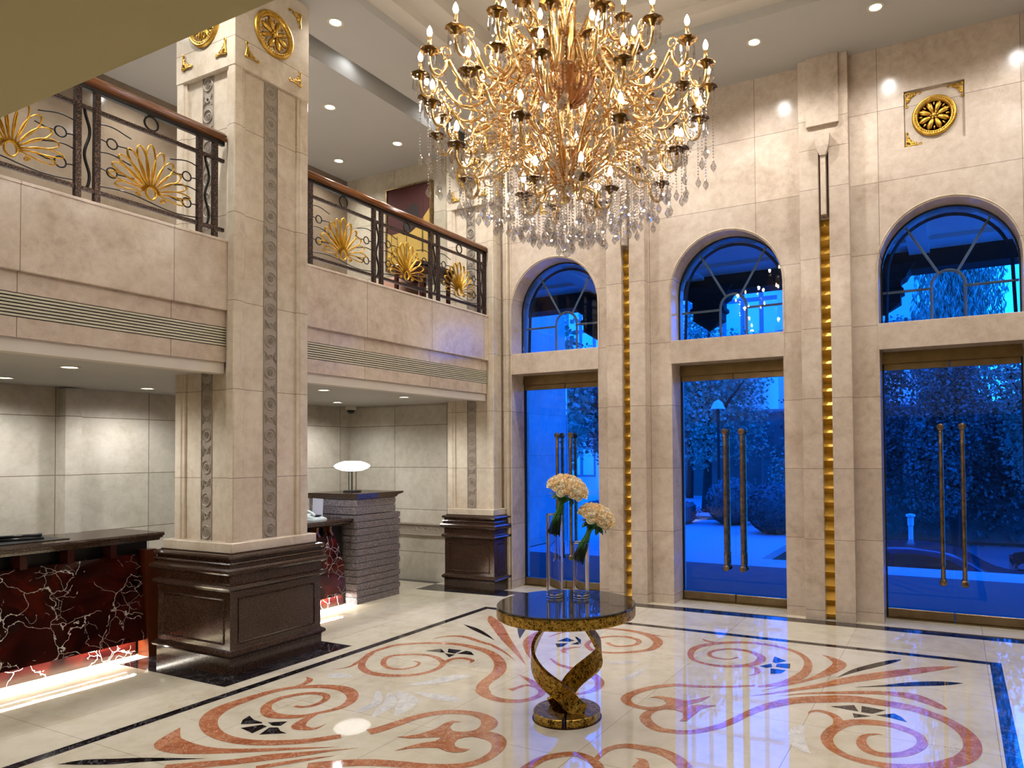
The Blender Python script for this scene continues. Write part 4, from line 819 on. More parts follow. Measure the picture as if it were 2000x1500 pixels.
def bouquet(bottom, neck, head_c, axis, rad, label, seed):
    rnd = random.Random(seed)
    t = thing('rose_bouquet', bottom, label, 'bouquet', 'bouquets in the vases')
    bt, nk = Vector(bottom), Vector(neck); ax = Vector(axis).normalized(); hc = Vector(head_c)
    e1 = ax.orthogonal().normalized(); e2 = ax.cross(e1)
    q = MB(); q.smooth = True; n = 34
    for k in range(n):
        a = 2*PI*k/n*5.3; ra = math.sqrt((k+.5)/n)
        d0 = (nk-bt).normalized(); g1 = d0.orthogonal().normalized(); g2 = d0.cross(g1)
        b0 = bt + (g1*math.cos(a)+g2*math.sin(a))*ra*.048 + Vector((0, 0, rnd.uniform(-.008, .012)))
        m0 = nk + (g1*math.cos(a+1.6)+g2*math.sin(a+1.6))*ra*.017
        h0 = hc - ax*.02 + (e1*math.cos(a+2.4)+e2*math.sin(a+2.4))*ra*rad*.7
        q.tube([b0, b0.lerp(m0, .5) + (g1*math.cos(a+.8)+g2*math.sin(a+.8))*ra*.008, m0, m0.lerp(h0, .5), h0], .0031, 5)
    q.build('stem_bundle', m_stem, t)
    q = MB()
    for k in range(46):
        a = rnd.random()*2*PI; rr = rad*rnd.uniform(.35, .98); p = hc - ax*(.035+rnd.random()*.03) + (e1*math.cos(a)+e2*math.sin(a))*rr*.75
        leaf_add(q, p, (e1*math.cos(a)+e2*math.sin(a))*1.0 - ax*rnd.uniform(.3, 1.4), ax, rnd.uniform(.035, .06), .032)
    q.build('rose_leaves', m_leafm, t, fix=False)
    # blooms on a dome
    N_ = 46; ga = PI*(3-math.sqrt(5))
    for k in range(N_):
        h = 1 - (k+.5)/N_*.98; th = k*ga; sr = math.sqrt(1-h*h)
        nrm = e1*math.cos(th)*sr + e2*math.sin(th)*sr + ax*h
        p = hc + (e1*math.cos(th)+e2*math.sin(th))*sr*rad + ax*(h*rad*.62 - .012)
        o = bpy.data.objects.new('rose_bloom', rose_meshes[k % 6]); COL.objects.link(o); o.parent = t
        nrm = (nrm + ax*.25 + Vector((0, 0, .15))).normalized()
        o.rotation_mode = 'QUATERNION'; o.rotation_quaternion = nrm.to_track_quat('Z', 'Y') @ Matrix.Rotation(rnd.random()*6, 4, 'Z').to_quaternion(); o.location = p - bt
        o.scale = (rnd.uniform(1.25, 1.45),)*3
up = Vector((0, 0, 1))
b1 = Vector((V1[0], V1[1], tz+.43)) - VR*.008; n1 = b1 + VR*.055 + up*.215
bouquet(b1, n1, n1 + VR*.048 + up*.105, up*.9 + VR*.28 - VF*.25, .120, 'large bouquet of peach roses leaning out of the taller vase', 3)
b2 = Vector((V2[0], V2[1], tz+.25)) - VR*.025 ; n2 = b2 + VR*.085 + up*.215
bouquet(b2, n2, n2 + VR*.052 + up*.090, up*.9 + VR*.42 - VF*.22, .108, 'smaller bouquet of peach roses leaning out of the shorter vase', 4)
# ================================================================ CHANDELIER
t_ch = thing('crystal_chandelier', (CH.x, CH.y, 3.1), 'huge gilt candle chandelier hung with crystal strands over the table', 'chandelier')
def CB(mb, name, mat, parent=None): return mb.build(name, mat, parent or t_ch)
q = MB(); q.smooth = True
q.lathe([(.001, 3.44), (.02, 3.45), (.035, 3.48), (.02, 3.51), (.05, 3.55), (.075, 3.60), (.05, 3.66), (.03, 3.70), (.05, 3.74), (.09, 3.80), (.06, 3.87), (.035, 3.92), (.045, 3.98), (.06, 4.02), (.04, 4.06), (.05, 4.12)], (CH.x, CH.y, 0), 24)
CB(q, 'lower_stem', m_chand)
q = MB(); q.smooth = True
rg_ = [(.05, 4.11), (.10, 4.13), (.145, 4.17), (.175, 4.23), (.195, 4.30), (.203, 4.305), (.20, 4.315), (.18, 4.30), (.001, 4.28)]
q.lathe(rg_, (CH.x, CH.y, 0), 32)
for k in range(16):
    a = 2*PI*k/16; q.tube([(CH.x+r*1.01*math.cos(a), CH.y+r*1.01*math.sin(a), z) for r, z in rg_[:6]], .006, 5)
CB(q, 'fluted_bowl', gold('bowl_old_gilt', (128, 82, 48), (176, 122, 76), .4))
q = MB(); q.smooth = True
q.lathe([(.04, 4.28), (.05, 4.4), (.09, 4.46), (.06, 4.53), (.035, 4.6), (.04, 4.75), (.08, 4.82), (.11, 4.9), (.07, 4.98), (.035, 5.05), (.03, 5.3), (.06, 5.36), (.03, 5.42), (.02, 5.5), (.014, 6.2)], (CH.x, CH.y, 0), 20)
q.lathe([(.001, 6.17), (.10, 6.17), (.16, 6.22), (.17, 6.258), (.001, 6.258)], (CH.x, CH.y, 0), 28)
CB(q, 'central_column', m_chand)
def at_root(o): o.location = (0, 0, 0); return o
def P3(r, z, a=0): return (r*math.cos(a), r*math.sin(a), z-3.1)
# acanthus blades rising out of the bowl
q = MB(); q.smooth = True
K = crv([(.13, 4.26, .012), (.15, 4.36, .030), (.20, 4.48, .034), (.27, 4.58, .026), (.33, 4.62, .012), (.345, 4.59, .004)], 4)
q.loft([[(r-.004, w_, z-3.1), (r+.006, w_*.2, z-3.1-.004), (r-.004, -w_, z-3.1), (r-.010, 0, z-3.1+.004)] for r, z, w_ in K])
blade = q.build('acanthus_blade', m_chand, t_ch, world=False)
for k in range(1, 14):
    o = blade.copy(); COL.objects.link(o); o.rotation_euler.z = 2*PI*k/14
def spiral2(mb, c, r, th0, turns, rad, n=14, sg=1):
    mb.tube([(c[0]+r*(1-.8*i/n)*math.cos(th0+sg*turns*2*PI*i/n), 0, c[1]+r*(1-.8*i/n)*math.sin(th0+sg*turns*2*PI*i/n)) for i in range(n+1)], [rad*(1-.5*i/n) for i in range(n+1)], 5)
# lower scrolling branches (the tangle under the bowl)
for lay, (cnt, ph, s1, s2) in enumerate(((12, 0, 1.0, 0), (8, .22, .70, .04))):
    q = MB(); q.smooth = True
    pts = crv([(.05, 3.56-3.1), (.14*s1, 3.60-3.1), (.26*s1, 3.70-3.1+s2), (.40*s1, 3.82-3.1+s2), (.55*s1, 3.86-3.1+s2), (.66*s1, 3.80-3.1+s2), (.68*s1, 3.71-3.1+s2), (.61*s1, 3.67-3.1+s2), (.56*s1, 3.72-3.1+s2)], 4)
    q.tube([(r, 0, z) for r, z in pts], [.013-.008*i/len(pts) for i in range(len(pts))], 6)
    spiral2(q, (.30*s1, 3.66-3.1+s2), .055, 1.2, 1.3, .008); spiral2(q, (.46*s1, 3.93-3.1+s2), .055, -1.5, 1.3, .008, sg=-1)
    spiral2(q, (.20*s1, 3.76-3.1+s2), .05, -1.0, 1.2, .007)
    for i, (u, v, a_) in enumerate(((.2, .55, .5), (.33, .68, .9), (.44, .75, 2.2), (.52, .73, -.6), (.6, .62, -1.2), (.37, .62, -.9))):
        M_ = Matrix.Rotation(-a_, 3, 'Y'); q.ell((u*s1, .012*(-1)**i, v+s2), (.035, .010, .013), 6, 5, M_)
    b0 = q.build('scroll_branch', m_chand, t_ch, world=False); b0.rotation_euler.z = ph
    for k in range(1, cnt):
        o = b0.copy(); COL.objects.link(o); o.rotation_euler.z = ph + 2*PI*k/cnt
# candle arms
bob = MB(); bob.smooth = True
bob.lathe([(.006, -.035), (.012, -.03), (.016, -.012), (.024, -.004), (.028, .006), (.006, .004)], (0,0,0), 12)
for k in range(7):
    a = 2*PI*k/7; ca, sa = math.cos(a), math.sin(a)
    bob.add([(.02*ca-.012*sa, .02*sa+.012*ca, .0), (.02*ca+.012*sa, .02*sa-.012*ca, .0), (.044*ca-.02*sa, .044*sa+.02*ca, .006), (.044*ca+.02*sa, .044*sa-.02*ca, .006), (.052*ca, .052*sa, -.002), (.036*ca, .036*sa, .012)], [(0, 1, 3, 5), (0, 5, 2), (2, 5, 4), (5, 3, 4)])
bob.v = [(x*1.22, y*1.22, z*1.1) for x, y, z in bob.v]
bob_o = bob.build('candle_cup', gold('dark_gilt_brass', (92, 66, 30), (132, 98, 48), .35), None, fix=False); bob_d = bob_o.data; bpy.data.objects.remove(bob_o)
cd_ = MB(); cd_.smooth = True; cd_.lathe([(.012, .0), (.012, .085), (.008, .088), (.001, .088)], (0,0,0), 10); o = cd_.build('candle_tube', m_chand, None); cand_d = o.data; bpy.data.objects.remove(o)
bl = MB(); bl.smooth = True; bl.lathe([(.006, .086), (.013, .098), (.017, .112), (.015, .126), (.009, .142), (.003, .152), (.001, .156)], (0,0,0), 10); o = bl.build('flame_bulb', m_bulb, None); bulb_d = o.data; bpy.data.objects.remove(o)
dp = MB()
for k in range(6):
    a = 2*PI*k/6; x, y = .045*math.cos(a), .045*math.sin(a)
    dp.lathe([(.001, -.012), (.007, -.018), (.001, -.025), (.001, -.028), (.005, -.04), (.008, -.078), (.0095, -.098), (.001, -.112)], (x, y, 0), 5)
o = dp.build('prism_drops', m_crys, None, fix=False); prism_d = o.data; bpy.data.objects.remove(o)
def arm_proto(r, zc, hub):
    q = MB(); q.smooth = True; h = zc-3.1
    if hub == 'A':
        pts = [(.17, 4.29-3.1), (.25, h+.19), (.36, h+.17), (.47, h+.0), (.58, h-.14), (.70, h-.17), (.79, h-.09), (r-.115, h-.02)]
    elif hub == 'B':
        pts = [(.15, 4.30-3.1), (.20, h+.12), (.28, h+.10), (.36, h-.06), (.43, h-.08), (r-.105, h-.03)]
    elif hub == 'C':
        pts = [(.05, 3.60-3.1), (.20, 3.70-3.1), (.36, 3.86-3.1), (.50, 3.90-3.1), (.60, h-.12), (.69, h-.13), (r-.12, h-.02)]
    elif hub == 'D':
        pts = [(.05, 3.54-3.1), (.22, h-.04), (.38, h+.06), (.52, h+.0), (r-.11, h+.0)]
    elif hub == 'E':
        pts = [(.03, h+.06), (.10, h+.03), (r-.10, h-.02)]
    else:
        pts = [(.05, 4.62-3.1), (.15, h-.1), (.26, h-.13), (r-.09, h-.03)]
    tail = [(r-.10, h-.075), (r-.065, h-.13), (r-.02, h-.125), (r, h-.07), (r, h-.02)]
    K = crv(pts + tail, 5); n = len(K)
    q.tube([(a, 0, b) for a, b in K], [.017-.008*i/n for i in range(n)], 7)
    x0, z0 = pts[-1]
    spiral2(q, (x0+.005, z0+.045), .045, -1.57, 1.3, .008)
    if len(pts) > 3:
        xm, zm = pts[len(pts)//2]
        K2 = crv([(xm-.13, zm+.03), (xm-.03, zm+.035), (xm+.08, zm+.05), (xm+.15, zm+.10), (xm+.14, zm+.15), (xm+.09, zm+.14), (xm+.10, zm+.105)], 4); q.tube([(a, 0, b) for a, b in K2], .008, 6)
        spiral2(q, (xm-.07, zm-.045), .045, 1.57, 1.25, .008, sg=-1); spiral2(q, (xm-.10, zm+.075), .035, 0, 1.2, .006)
        
    a_ = q.build('candle_arm', m_chand, t_ch, world=False)
    def sub(name, d, zz=0):
        o = bpy.data.objects.new(name, d); COL.objects.link(o); o.parent = a_; o.location = (r, 0, h+zz)
    sub('candle_cup', bob_d); sub('candle_tube', cand_d); sub('flame_bulb', bulb_d)
    if hub != 'E': sub('prism_drops', prism_d)
    return a_
for (n, r, z, ph), hub in zip(RINGS, 'ABCDEF'):
    p = arm_proto(r, z, hub)
    for k in range(n):
        o = p if k == 0 else copy_tree(p)
        o.rotation_euler.z = ph + 2*PI*k/n
# crystal strands: chains of beads ending in a cut drop
m_beads = m_crys
def strand_mesh(L, swag=0):
    q = MB(); n = int(L/.021)
    for i in range(n):
        z = -i*.021; r = .0078
        q.add([(0,0,z+r), (r,0,z), (.3*r,.95*r,z), (-.8*r,.6*r,z), (-.8*r,-.6*r,z), (.3*r,-.95*r,z), (0,0,z-r)], [(0,1,2),(0,2,3),(0,3,4),(0,4,5),(0,5,1),(6,2,1),(6,3,2),(6,4,3),(6,5,4),(6,1,5)])
    o = q.build('bead_strand', m_crys, None, fix=False); d = o.data; bpy.data.objects.remove(o); return d, n*.021
lens = [.16, .22, .28, .34, .40, .46]; SM = [strand_mesh(L) for L in lens]
dr = MB(); dr.lathe([(.001, .006), (.005, 0), (.007, -.012), (.017, -.030), (.0215, -.044), (.015, -.060), (.001, -.078)], (0,0,0), 7)
o = dr.build('crystal_drop', m_crys, None, fix=False); drop_d = o.data; bpy.data.objects.remove(o)
rnd = random.Random(11); S = []
for n, r, zt, zb in ((14, .10, 3.52, 3.24), (24, .20, 3.60, 3.26), (32, .30, 3.62, 3.30), (38, .42, 3.70, 3.34), (40, .55, 3.74, 3.38), (38, .68, 3.76, 3.45), (36, .82, 3.80, 3.54), (34, .95, 4.0, 3.66), (10, .6, 4.1, 3.86)):
    for k in range(n): S.append((r + rnd.uniform(-.04, .04), 2*PI*(k+rnd.uniform(-.35, .35))/n, zt + rnd.uniform(-.05, .05), zb + rnd.uniform(-.05, .06)))
S.sort(key=lambda s: s[3] + (.0 if s[3] < 3.55 else .0))
rest = MB()
for i, (r, a, zt, zb) in enumerate(S):
    j = min(range(len(lens)), key=lambda j: abs(lens[j]-(zt-zb))); d, L = SM[j]
    if i < 100:
        o = bpy.data.objects.new('bead_strand', d); COL.objects.link(o); o.parent = t_ch; o.location = (r*math.cos(a), r*math.sin(a), zb+L-3.1); o.rotation_euler.z = a
        e = bpy.data.objects.new('crystal_drop', drop_d); COL.objects.link(e); e.parent = o; e.location = (0, 0, -L); e.rotation_euler.z = rnd.random()*3
    else:
        off = (CH.x+r*math.cos(a), CH.y+r*math.sin(a), zb+L)
        for dd, oz in ((d, 0), (drop_d, -L)):
            rest.add([(v.co.x+off[0], v.co.y+off[1], v.co.z+off[2]+oz) for v in dd.vertices], [tuple(p.vertices) for p in dd.polygons])
# bead garlands swagged between the arms
for (n, r, z, ph), sag in ((RINGS[0], .16), (RINGS[1], .14), (RINGS[2], .13), (RINGS[3], .12), (RINGS[5], .1)):
    for k in range(n):
        a0, a1 = ph+2*PI*k/n, ph+2*PI*(k+1)/n
        for i in range(1, 14):
            u = i/14; a = a0+(a1-a0)*u; rr = r*(1-.06*math.sin(PI*u)); zz_ = z-.03-sag*4*u*(1-u)
            c = (CH.x+rr*math.cos(a), CH.y+rr*math.sin(a), zz_); q = .0075
            rest.add([(c[0],c[1],c[2]+q),(c[0]+q,c[1],c[2]),(c[0],c[1]+q,c[2]),(c[0]-q,c[1],c[2]),(c[0],c[1]-q,c[2]),(c[0],c[1],c[2]-q)], [(0,1,2),(0,2,3),(0,3,4),(0,4,1),(5,2,1),(5,3,2),(5,4,3),(5,1,4)])
    # vertical strands down the arms
    for k in range(n):
        a = ph+2*PI*k/n
        for f_ in (.66,):
            for i in range(16):
                c = (CH.x+r*f_*math.cos(a), CH.y+r*f_*math.sin(a), z-.05-i*.02); q = .0065
                rest.add([(c[0],c[1],c[2]+q),(c[0]+q,c[1],c[2]),(c[0],c[1]+q,c[2]),(c[0]-q,c[1],c[2]),(c[0],c[1]-q,c[2]),(c[0],c[1],c[2]-q)], [(0,1,2),(0,2,3),(0,3,4),(0,4,1),(5,2,1),(5,3,2),(5,4,3),(5,1,4)])
o = rest.build('more_crystal_beads', m_crys, t_ch, fix=False); o['kind'] = 'stuff'
q = MB(); q.lathe([(.001, 3.14), (.018, 3.132), (.031, 3.112), (.031, 3.10), (.018, 3.082), (.001, 3.076)], (CH.x, CH.y, 0), 10)
for i in range(18): q.lathe([(.001, 3.15+i*.018), (.006, 3.157+i*.018), (.001, 3.164+i*.018)], (CH.x, CH.y, 0), 6)
CB(q, 'crystal_ball_finial', m_crys)
# ================================================================ OUTSIDE
m_pave = plain('pale_paving', (165, 165, 165), .5, nz=.06, sc=2); m_entry = plain('dark_entrance_slab', (54, 54, 56), .8, nz=.2, sc=40)
m_road = plain('asphalt', (110, 112, 114), .6, nz=.06, sc=30); m_grass = plain('lawn', (30, 50, 26), .9, nz=.4, sc=12)
m_lobst = stone('outer_wall_stone', (150, 150, 150), (132, 134, 136), (168, 168, 166), grid=(None, (1.4, .3), (.8, .12)), rough=.4)
m_pale = plain('pale_facade', (196, 196, 190), .6, nz=.04, sc=1); m_port = plain('portico_paint', (205, 205, 205), .6, nz=.05)
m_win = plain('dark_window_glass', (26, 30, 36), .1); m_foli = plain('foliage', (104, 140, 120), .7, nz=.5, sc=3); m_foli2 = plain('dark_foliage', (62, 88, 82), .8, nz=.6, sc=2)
m_bark = plain('bark', (34, 28, 22), .9, nz=.3, sc=8)
struct(MB().box(-10, 5.2, YO, 11.0, -.14, -.005).build('floor_entrance', m_entry))
g = MB(); g.box(-30, -2.9, 11.0, 60, -.14, -.02).box(-2.9, 12, 11.0, 11.85, -1.5, -.015).box(-30, -10, YO, 11, -.14, -.03)
struct(g.build('floor_pavement', m_pave))
struct(MB().box(-2.9, 14, 11.85, 60, -1.6, -1.28).build('floor_lane', m_road))
tag(MB().box(-6.5, -2.95, 18.2, 19.0, -.02, .0).build('lawn', m_grass), 'dark lawn strips beyond the driveway', 'grass', kind='stuff')
# wing wall on the left and portico
t = thing('wing_wall', (-7.4, 11, 0), 'panelled stone side wall of the portico seen through the left door', 'wall')
MB().box(-7.7, -7.2, YO+.0, 13.1, 0, 3.15).box(-7.7, -7.25, YO, 13.1, 3.3, 6.4).build('wall_panels', m_lobst, t)
MB().bx(-7.7, -7.12, YO, 13.15, 3.15, 3.3, .02).build('cornice', m_pale, t)
t = thing('portico_canopy', (-2, 9.5, 4.2), 'deep coffered portico ceiling outside the arched windows', 'canopy')
q = MB(); q.box(-7.2, 5, YO, 10.8, 4.42, 5.0)
for y in (8.9, 9.8): q.box(-7.2, 5, y, y+.16, 4.37, 4.43)
for x in (-5.2, -3.6, -2.0, -.5, .9): q.box(x, x+.25, YO+.02, 10.44, 4.368, 4.432)
q.build('coffered_ceiling', m_port, t)
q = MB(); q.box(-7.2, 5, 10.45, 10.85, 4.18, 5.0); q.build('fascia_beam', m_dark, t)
for x in (-3.32, -5.22, -.84):
    q = MB(); y = 10.6
    q.loft([[(x+sx*w_*.82, y+sy*w_*.5, 1.75+(z-1.75)*.82) for sx, sy in ((-1,-1),(1,-1),(1,1),(-1,1))] for w_, z in ((.01, 4.02), (.27, 4.2), (.27, 4.33), (.32, 4.36), (.32, 4.42), (.28, 4.45), (.28, 4.54), (.36, 4.6), (.40, 4.68), (.46, 4.74), (.50, 4.8))])
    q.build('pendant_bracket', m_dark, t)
# buildings
def building(name, label, x0, x1, y0, z1, mat, wx, wz, ww, wh, zs=1.0, glassy=False):
    t = thing(name, ((x0+x1)/2, y0, 0), label, 'building')
    MB().box(x0, x1, y0, y0+8, -1.28, z1).build('facade', mat, t)
    k = 0; x = x0+wx*.5
    mb = MB()
    while x+ww < x1:
        z = zs
        while z+wh < z1:
            mb.box(x, x+ww, y0-.06, y0-.02, z, z+wh); z += wz
        x += wx
    if glassy: mb.build('mullion_grid', m_win, t)
    else:
        mb.build('windows', m_win, t)
        q = MB(); q.box(x0-.2, x1+.2, y0-.3, y0+.1, z1-.5, z1-.15).box(x0-.1, x1+.1, y0-.15, y0, z1*.55, z1*.55+.2); q.build('cornice', mat, t)
    return t
building('stone_building', 'pale building with tall dark windows behind the trees, through the middle door', -16.5, -8.8, 33, 7.0, m_pale, 1.9, 5.2, .95, 4.2, 1.2)
building('pale_villa', 'pale building with square window seen through the right arched window', -6.6, -1.2, 30.5, 12.5, m_pale, 2.0, 3.4, .7, 1.6, 3.4)
t = thing('glass_tower', (-16, 48, 0), 'tall pale glass clad tower seen through the middle arched window', 'building')
mt = N('tower_curtain_wall'); 
bk = mt.n('ShaderNodeTexBrick'); bk.inputs['Scale'].default_value = 1.0; bk.offset = 0; bk.inputs['Mortar Size'].default_value = .14; bk.inputs['Brick Width'].default_value = 1.15; bk.inputs['Row Height'].default_value = 2.2
mp = mt.n('ShaderNodeMapping'); mp.inputs['Rotation'].default_value = (PI/2, 0, 0); mt.l(mt.co, mp.inputs[0]); mt.l(mp.outputs[0], bk.inputs[0])
bk.inputs['Color1'].default_value = (.62, .66, .70, 1); bk.inputs['Color2'].default_value = (.50, .56, .62, 1); bk.inputs['Mortar'].default_value = (.10, .12, .14, 1)
mt.set(bk.outputs[0], .35)
MB().box(-40, -13.2, 48, 60, -1, 42).build('curtain_wall', mt.mat, t); MB().box(-15.6, -9.0, 43, 52, -1, 36).build('side_wing', mt.mat, t)
# trees, shrubs, hedge
def foliage(c, r, n, size, seed, drop=0.0, cl=10):
    rd = random.Random(seed); vs_ = []; fs = []
    cen = [(rd.uniform(-.75, .75), rd.uniform(-.75, .75), rd.uniform(-.7, .8)) for _ in range(cl)]
    for i in range(n):
        k = cen[i % cl]; u, v = rd.uniform(0, 2*PI), math.acos(rd.uniform(-1, 1)); rr = .5*rd.random()**.4
        p = (c[0]+r[0]*(k[0]*.8+rr*math.sin(v)*math.cos(u)), c[1]+r[1]*(k[1]*.8+rr*math.sin(v)*math.sin(u)), c[2]+r[2]*(k[2]*.8+rr*math.cos(v)))
        a, b = rd.uniform(0, 2*PI), rd.uniform(-1, 1); s = size*rd.uniform(.6, 1.3)
        d = Vector((math.cos(a), math.sin(a), b - drop*3)).normalized(); e = d.cross(Vector((rd.uniform(-1, 1), rd.uniform(-1, 1), rd.uniform(-1, 1)))).normalized()*s*.45; d = d*s*(1+drop*4)
        j = len(vs_); P = Vector(p); vs_ += [tuple(P-d*.5), tuple(P+e), tuple(P+d*.5), tuple(P-e)]; fs.append((j, j+1, j+2, j+3))
    m = MB(); m.add(vs_, fs); return m
def tree(x, y, z0, h, r, label, seed, mat=None, n=5200, size=.16, drop=0.0, trunk=.16):
    t = thing('garden_tree', (x, y, z0), label, 'tree', 'trees in the garden')
    foliage((x, y, z0+h*.62), (r, r, h*.42), n, size, seed, drop).build('tree_crown', mat or m_foli, t, fix=False)
    q = MB(); q.smooth = True; q.tube(crv([(x, y, z0), (x+.06, y, z0+h*.25), (x-.05, y+.1, z0+h*.5), (x+.1, y, z0+h*.8)], 3), [trunk*(1-i/13) for i in range(10)], 8)
    for a in range(5): q.tube([(x, y, z0+h*(.3+.07*a)), (x+r*.4*math.cos(a*1.3), y+r*.4*math.sin(a*1.3), z0+h*(.5+.07*a)), (x+r*.7*math.cos(a*1.3), y+r*.7*math.sin(a*1.3), z0+h*(.6+.07*a))], [trunk*.45, trunk*.3, .02], 6)
    q.build('tree_trunk', m_bark, t)
tree(-9.3, 15.9, 0, 6.2, 1.5, 'leafy tree beside the portico wall, through the left door', 1)
tree(-6.6, 20.5, 0, 6.4, 1.7, 'leafy tree standing right in the middle door view', 2, n=9000, size=.11)
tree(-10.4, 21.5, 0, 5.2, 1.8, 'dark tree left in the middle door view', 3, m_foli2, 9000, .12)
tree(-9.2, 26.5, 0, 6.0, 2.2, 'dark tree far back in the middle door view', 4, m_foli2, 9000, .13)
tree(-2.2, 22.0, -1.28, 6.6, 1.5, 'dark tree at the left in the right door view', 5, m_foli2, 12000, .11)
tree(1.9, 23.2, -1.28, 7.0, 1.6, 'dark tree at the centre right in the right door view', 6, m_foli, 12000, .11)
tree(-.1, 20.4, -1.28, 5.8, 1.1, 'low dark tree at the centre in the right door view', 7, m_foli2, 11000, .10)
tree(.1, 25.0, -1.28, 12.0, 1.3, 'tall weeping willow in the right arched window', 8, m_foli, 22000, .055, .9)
tree(2.15, 19.0, -1.28, 8.4, .8, 'leafy branch tree at the right edge of the right arched window', 9, m_foli, 6000, .11)
tree(-3.9, 23.9, -1.28, 5.4, 1.4, 'bushy tree in front of the pale building', 10, m_foli, 7000, .11)
tree(4.3, 19.6, -1.28, 5.6, 1.8, 'dark tree at the right edge of the right door view', 12, m_foli2, 6000)
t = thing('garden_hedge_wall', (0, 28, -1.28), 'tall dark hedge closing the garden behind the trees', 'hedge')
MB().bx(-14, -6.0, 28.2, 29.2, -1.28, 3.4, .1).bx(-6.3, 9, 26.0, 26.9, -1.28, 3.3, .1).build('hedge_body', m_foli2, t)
foliage((1.2, 25.8, 1.4), (8.2, .35, 2.9), 12000, .13, 41, cl=40).build('hedge_leaves', m_foli2, t, fix=False)
def shrub(x, y, z, r, label, seed):
    t = thing('round_shrub', (x, y, z), label, 'shrub', 'clipped round shrubs')
    m = MB(); m.smooth = True; m.ell((x, y, z+r*.85), (r, r, r*.9), 20, 12); m.build('shrub_core', m_foli2, t)
    rd = random.Random(seed); m = MB()
    for i in range(2600):
        u, v = rd.uniform(0, 2*PI), math.acos(rd.uniform(-.9, 1)); P = Vector((x+r*math.sin(v)*math.cos(u), y+r*math.sin(v)*math.sin(u), z+r*.85+r*.9*math.cos(v)))
        d = Vector((rd.uniform(-1, 1), rd.uniform(-1, 1), rd.uniform(-1, 1))).normalized()*.04; e = d.orthogonal()*.5
        m.add([P-d, P+e, P+d, P-e], [(0, 1, 2, 3)])
    m.build('shrub_leaves', m_foli2, t, fix=False)
shrub(-4.9, 17.3, 0, .64, 'round clipped shrub behind the right pull of the middle door', 20)
shrub(-3.5, 15.7, 0, .62, 'round clipped shrub at the right edge of the middle door', 21)
t = thing('low_hedge', (-6.2, 16.9, 0), 'low clipped hedge beyond the driveway in the middle door view', 'hedge')
MB().bx(-8.6, -5.85, 16.6, 17.4, 0, .5, .08).build('hedge_body', m_foli2, t)
foliage((-7.15, 17.0, .3), (1.5, .6, .3), 5000, .06, 30, cl=30).build('hedge_leaves', m_foli2, t, fix=False)
t = thing('bollard_light', (-.83, 15.9, -1.28), 'slim bollard light beside the parked car, through the right door', 'bollard')
MB().lathe([(.07, 0), (.05, .05), (.045, 1.5), (.06, 1.52)], (-.83, 15.9, -1.28), 14).build('post', m_pale, t)
MB().lathe([(.06, 1.52), (.06, 1.68), (.09, 1.70), (.09, 1.74), (.001, 1.76)], (-.83, 15.9, -1.28), 14).build('lamp_head', m_pale, t)
t = thing('garden_lamp', (-5.6, 18.5, 0), 'small lamp post among the trees in the middle door view', 'lamp')
MB().cyl((-5.6, 18.5, 0), (-5.6, 18.5, 2.9), .04, 8).build('pole', m_bark, t)
MB().lathe([(.001, 0), (.2, 0), (.12, .18), (.03, .24), (.001, .24)], (-5.6, 18.5, 2.9), 14).build('lamp_head', m_pale, t)
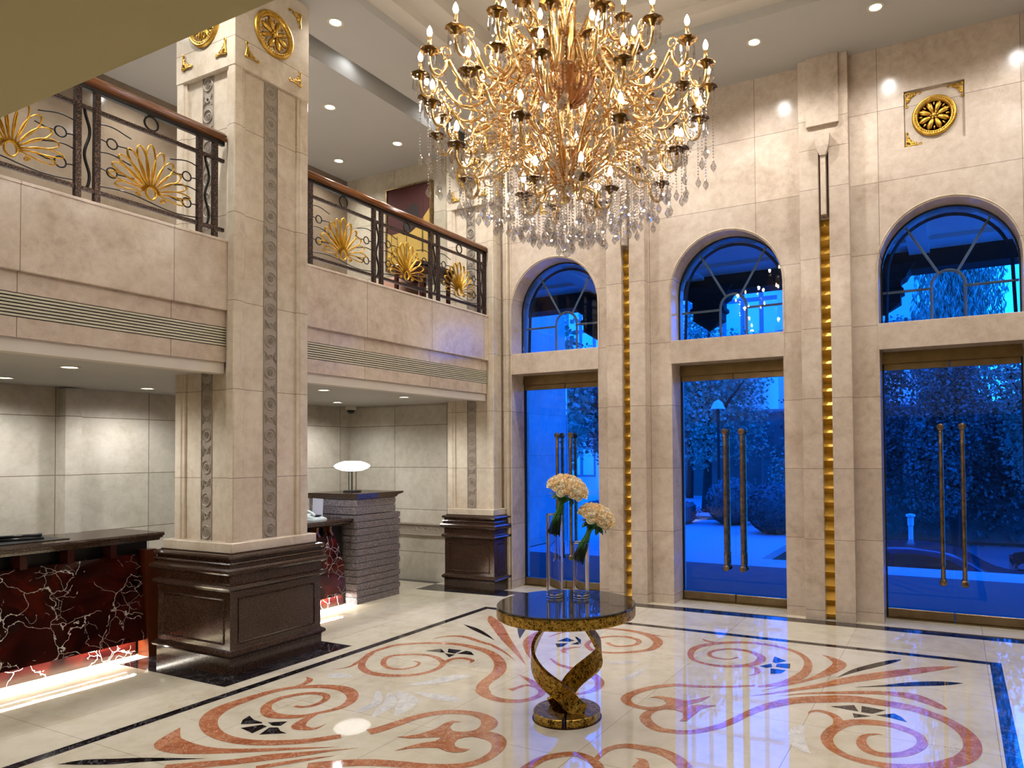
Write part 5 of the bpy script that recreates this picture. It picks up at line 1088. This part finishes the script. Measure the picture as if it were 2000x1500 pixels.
# cars
def car(x, y, z, mat, label, flip=1):
    t = thing('parked_car', (x, y, z), label, 'car', 'parked cars')
    prof = [(-2.15, .45), (-2.2, .62), (-2.1, .88), (-1.55, .96), (-1.15, 1.20), (-.55, 1.40), (.1, 1.42), (.65, 1.32), (1.2, 1.02), (1.75, .92), (2.1, .78), (2.22, .55), (2.18, .3), (1.75, .26), (-1.8, .26), (-2.12, .32)]
    P = crv(prof + [prof[0]], 3)[:-1]; rings = []
    for w_, ins in ((-.88, .25), (-.82, .06), (-.6, 0), (.6, 0), (.82, .06), (.88, .25)):
        rings.append([(x+flip*a*(1-ins*.06), y+w_*(1-.22*max(0, (b-.9))/.5), z+.26+(b-.26)*(1-ins*.10)) for a, b in P])
    b = MB(); b.smooth = True; b.loft(rings); b.build('car_body', mat, t)
    wq = MB()
    for s in (-1, 1):
        yy = lambda zz: y+s*(.885*(1-.22*max(0, (zz-.9))/.5))
        for poly in ([(-1.35, .98), (-.98, 1.16), (-.55, 1.31), (-.38, 1.33), (-.38, .98)], [(-.30, .98), (-.30, 1.335), (.1, 1.34), (.5, 1.27), (1.02, .99)]):
            wq.add([(x+flip*a, yy(b_), z+b_) for a, b_ in poly], [tuple(range(len(poly)))])
    wq.build('side_windows', m_win, t, fix=False)
    for a in (-1.35, 1.4):
        for s in (-1, 1): MB().lathe([(.001, -.1), (.2, -.1), (.3, -.09), (.32, -.06), (.32, .06), (.3, .09), (.001, .1)], (x+flip*a, y+s*.78, z+.32), 20, 'y').build('wheel', m_blackp, t)
    MB().bx(x+flip*(-2.17)-.02, x+flip*(-2.17)+.03, y-.8, y-.5, z+.68, z+.84, .01).bx(x+flip*(-2.17)-.02, x+flip*(-2.17)+.03, y+.5, y+.8, z+.68, z+.84, .01).build('tail_light', plain('red_tail_lens', (200, 20, 30), .2), t)
    MB().bx(x+flip*2.1-.04, x+flip*2.1+.04, y-.8, y-.5, z+.62, z+.76, .01).bx(x+flip*2.1-.04, x+flip*2.1+.04, y+.5, y+.8, z+.62, z+.76, .01).build('headlight', m_chrome, t)
car(-.62, 13.6, -1.28, plain('dark_blue_car_paint', (40, 44, 54), .12), 'dark saloon car parked just beyond the right door, roof in view')
car(-2.75, 17.2, -1.28, plain('black_car_paint', (20, 22, 28), .1), 'dark car parked behind the nearest saloon, left in the right door')
car(3.15, 16.6, -1.28, plain('deep_black_car_paint', (16, 16, 22), .1), 'dark car with red tail light at the right edge of the right door')
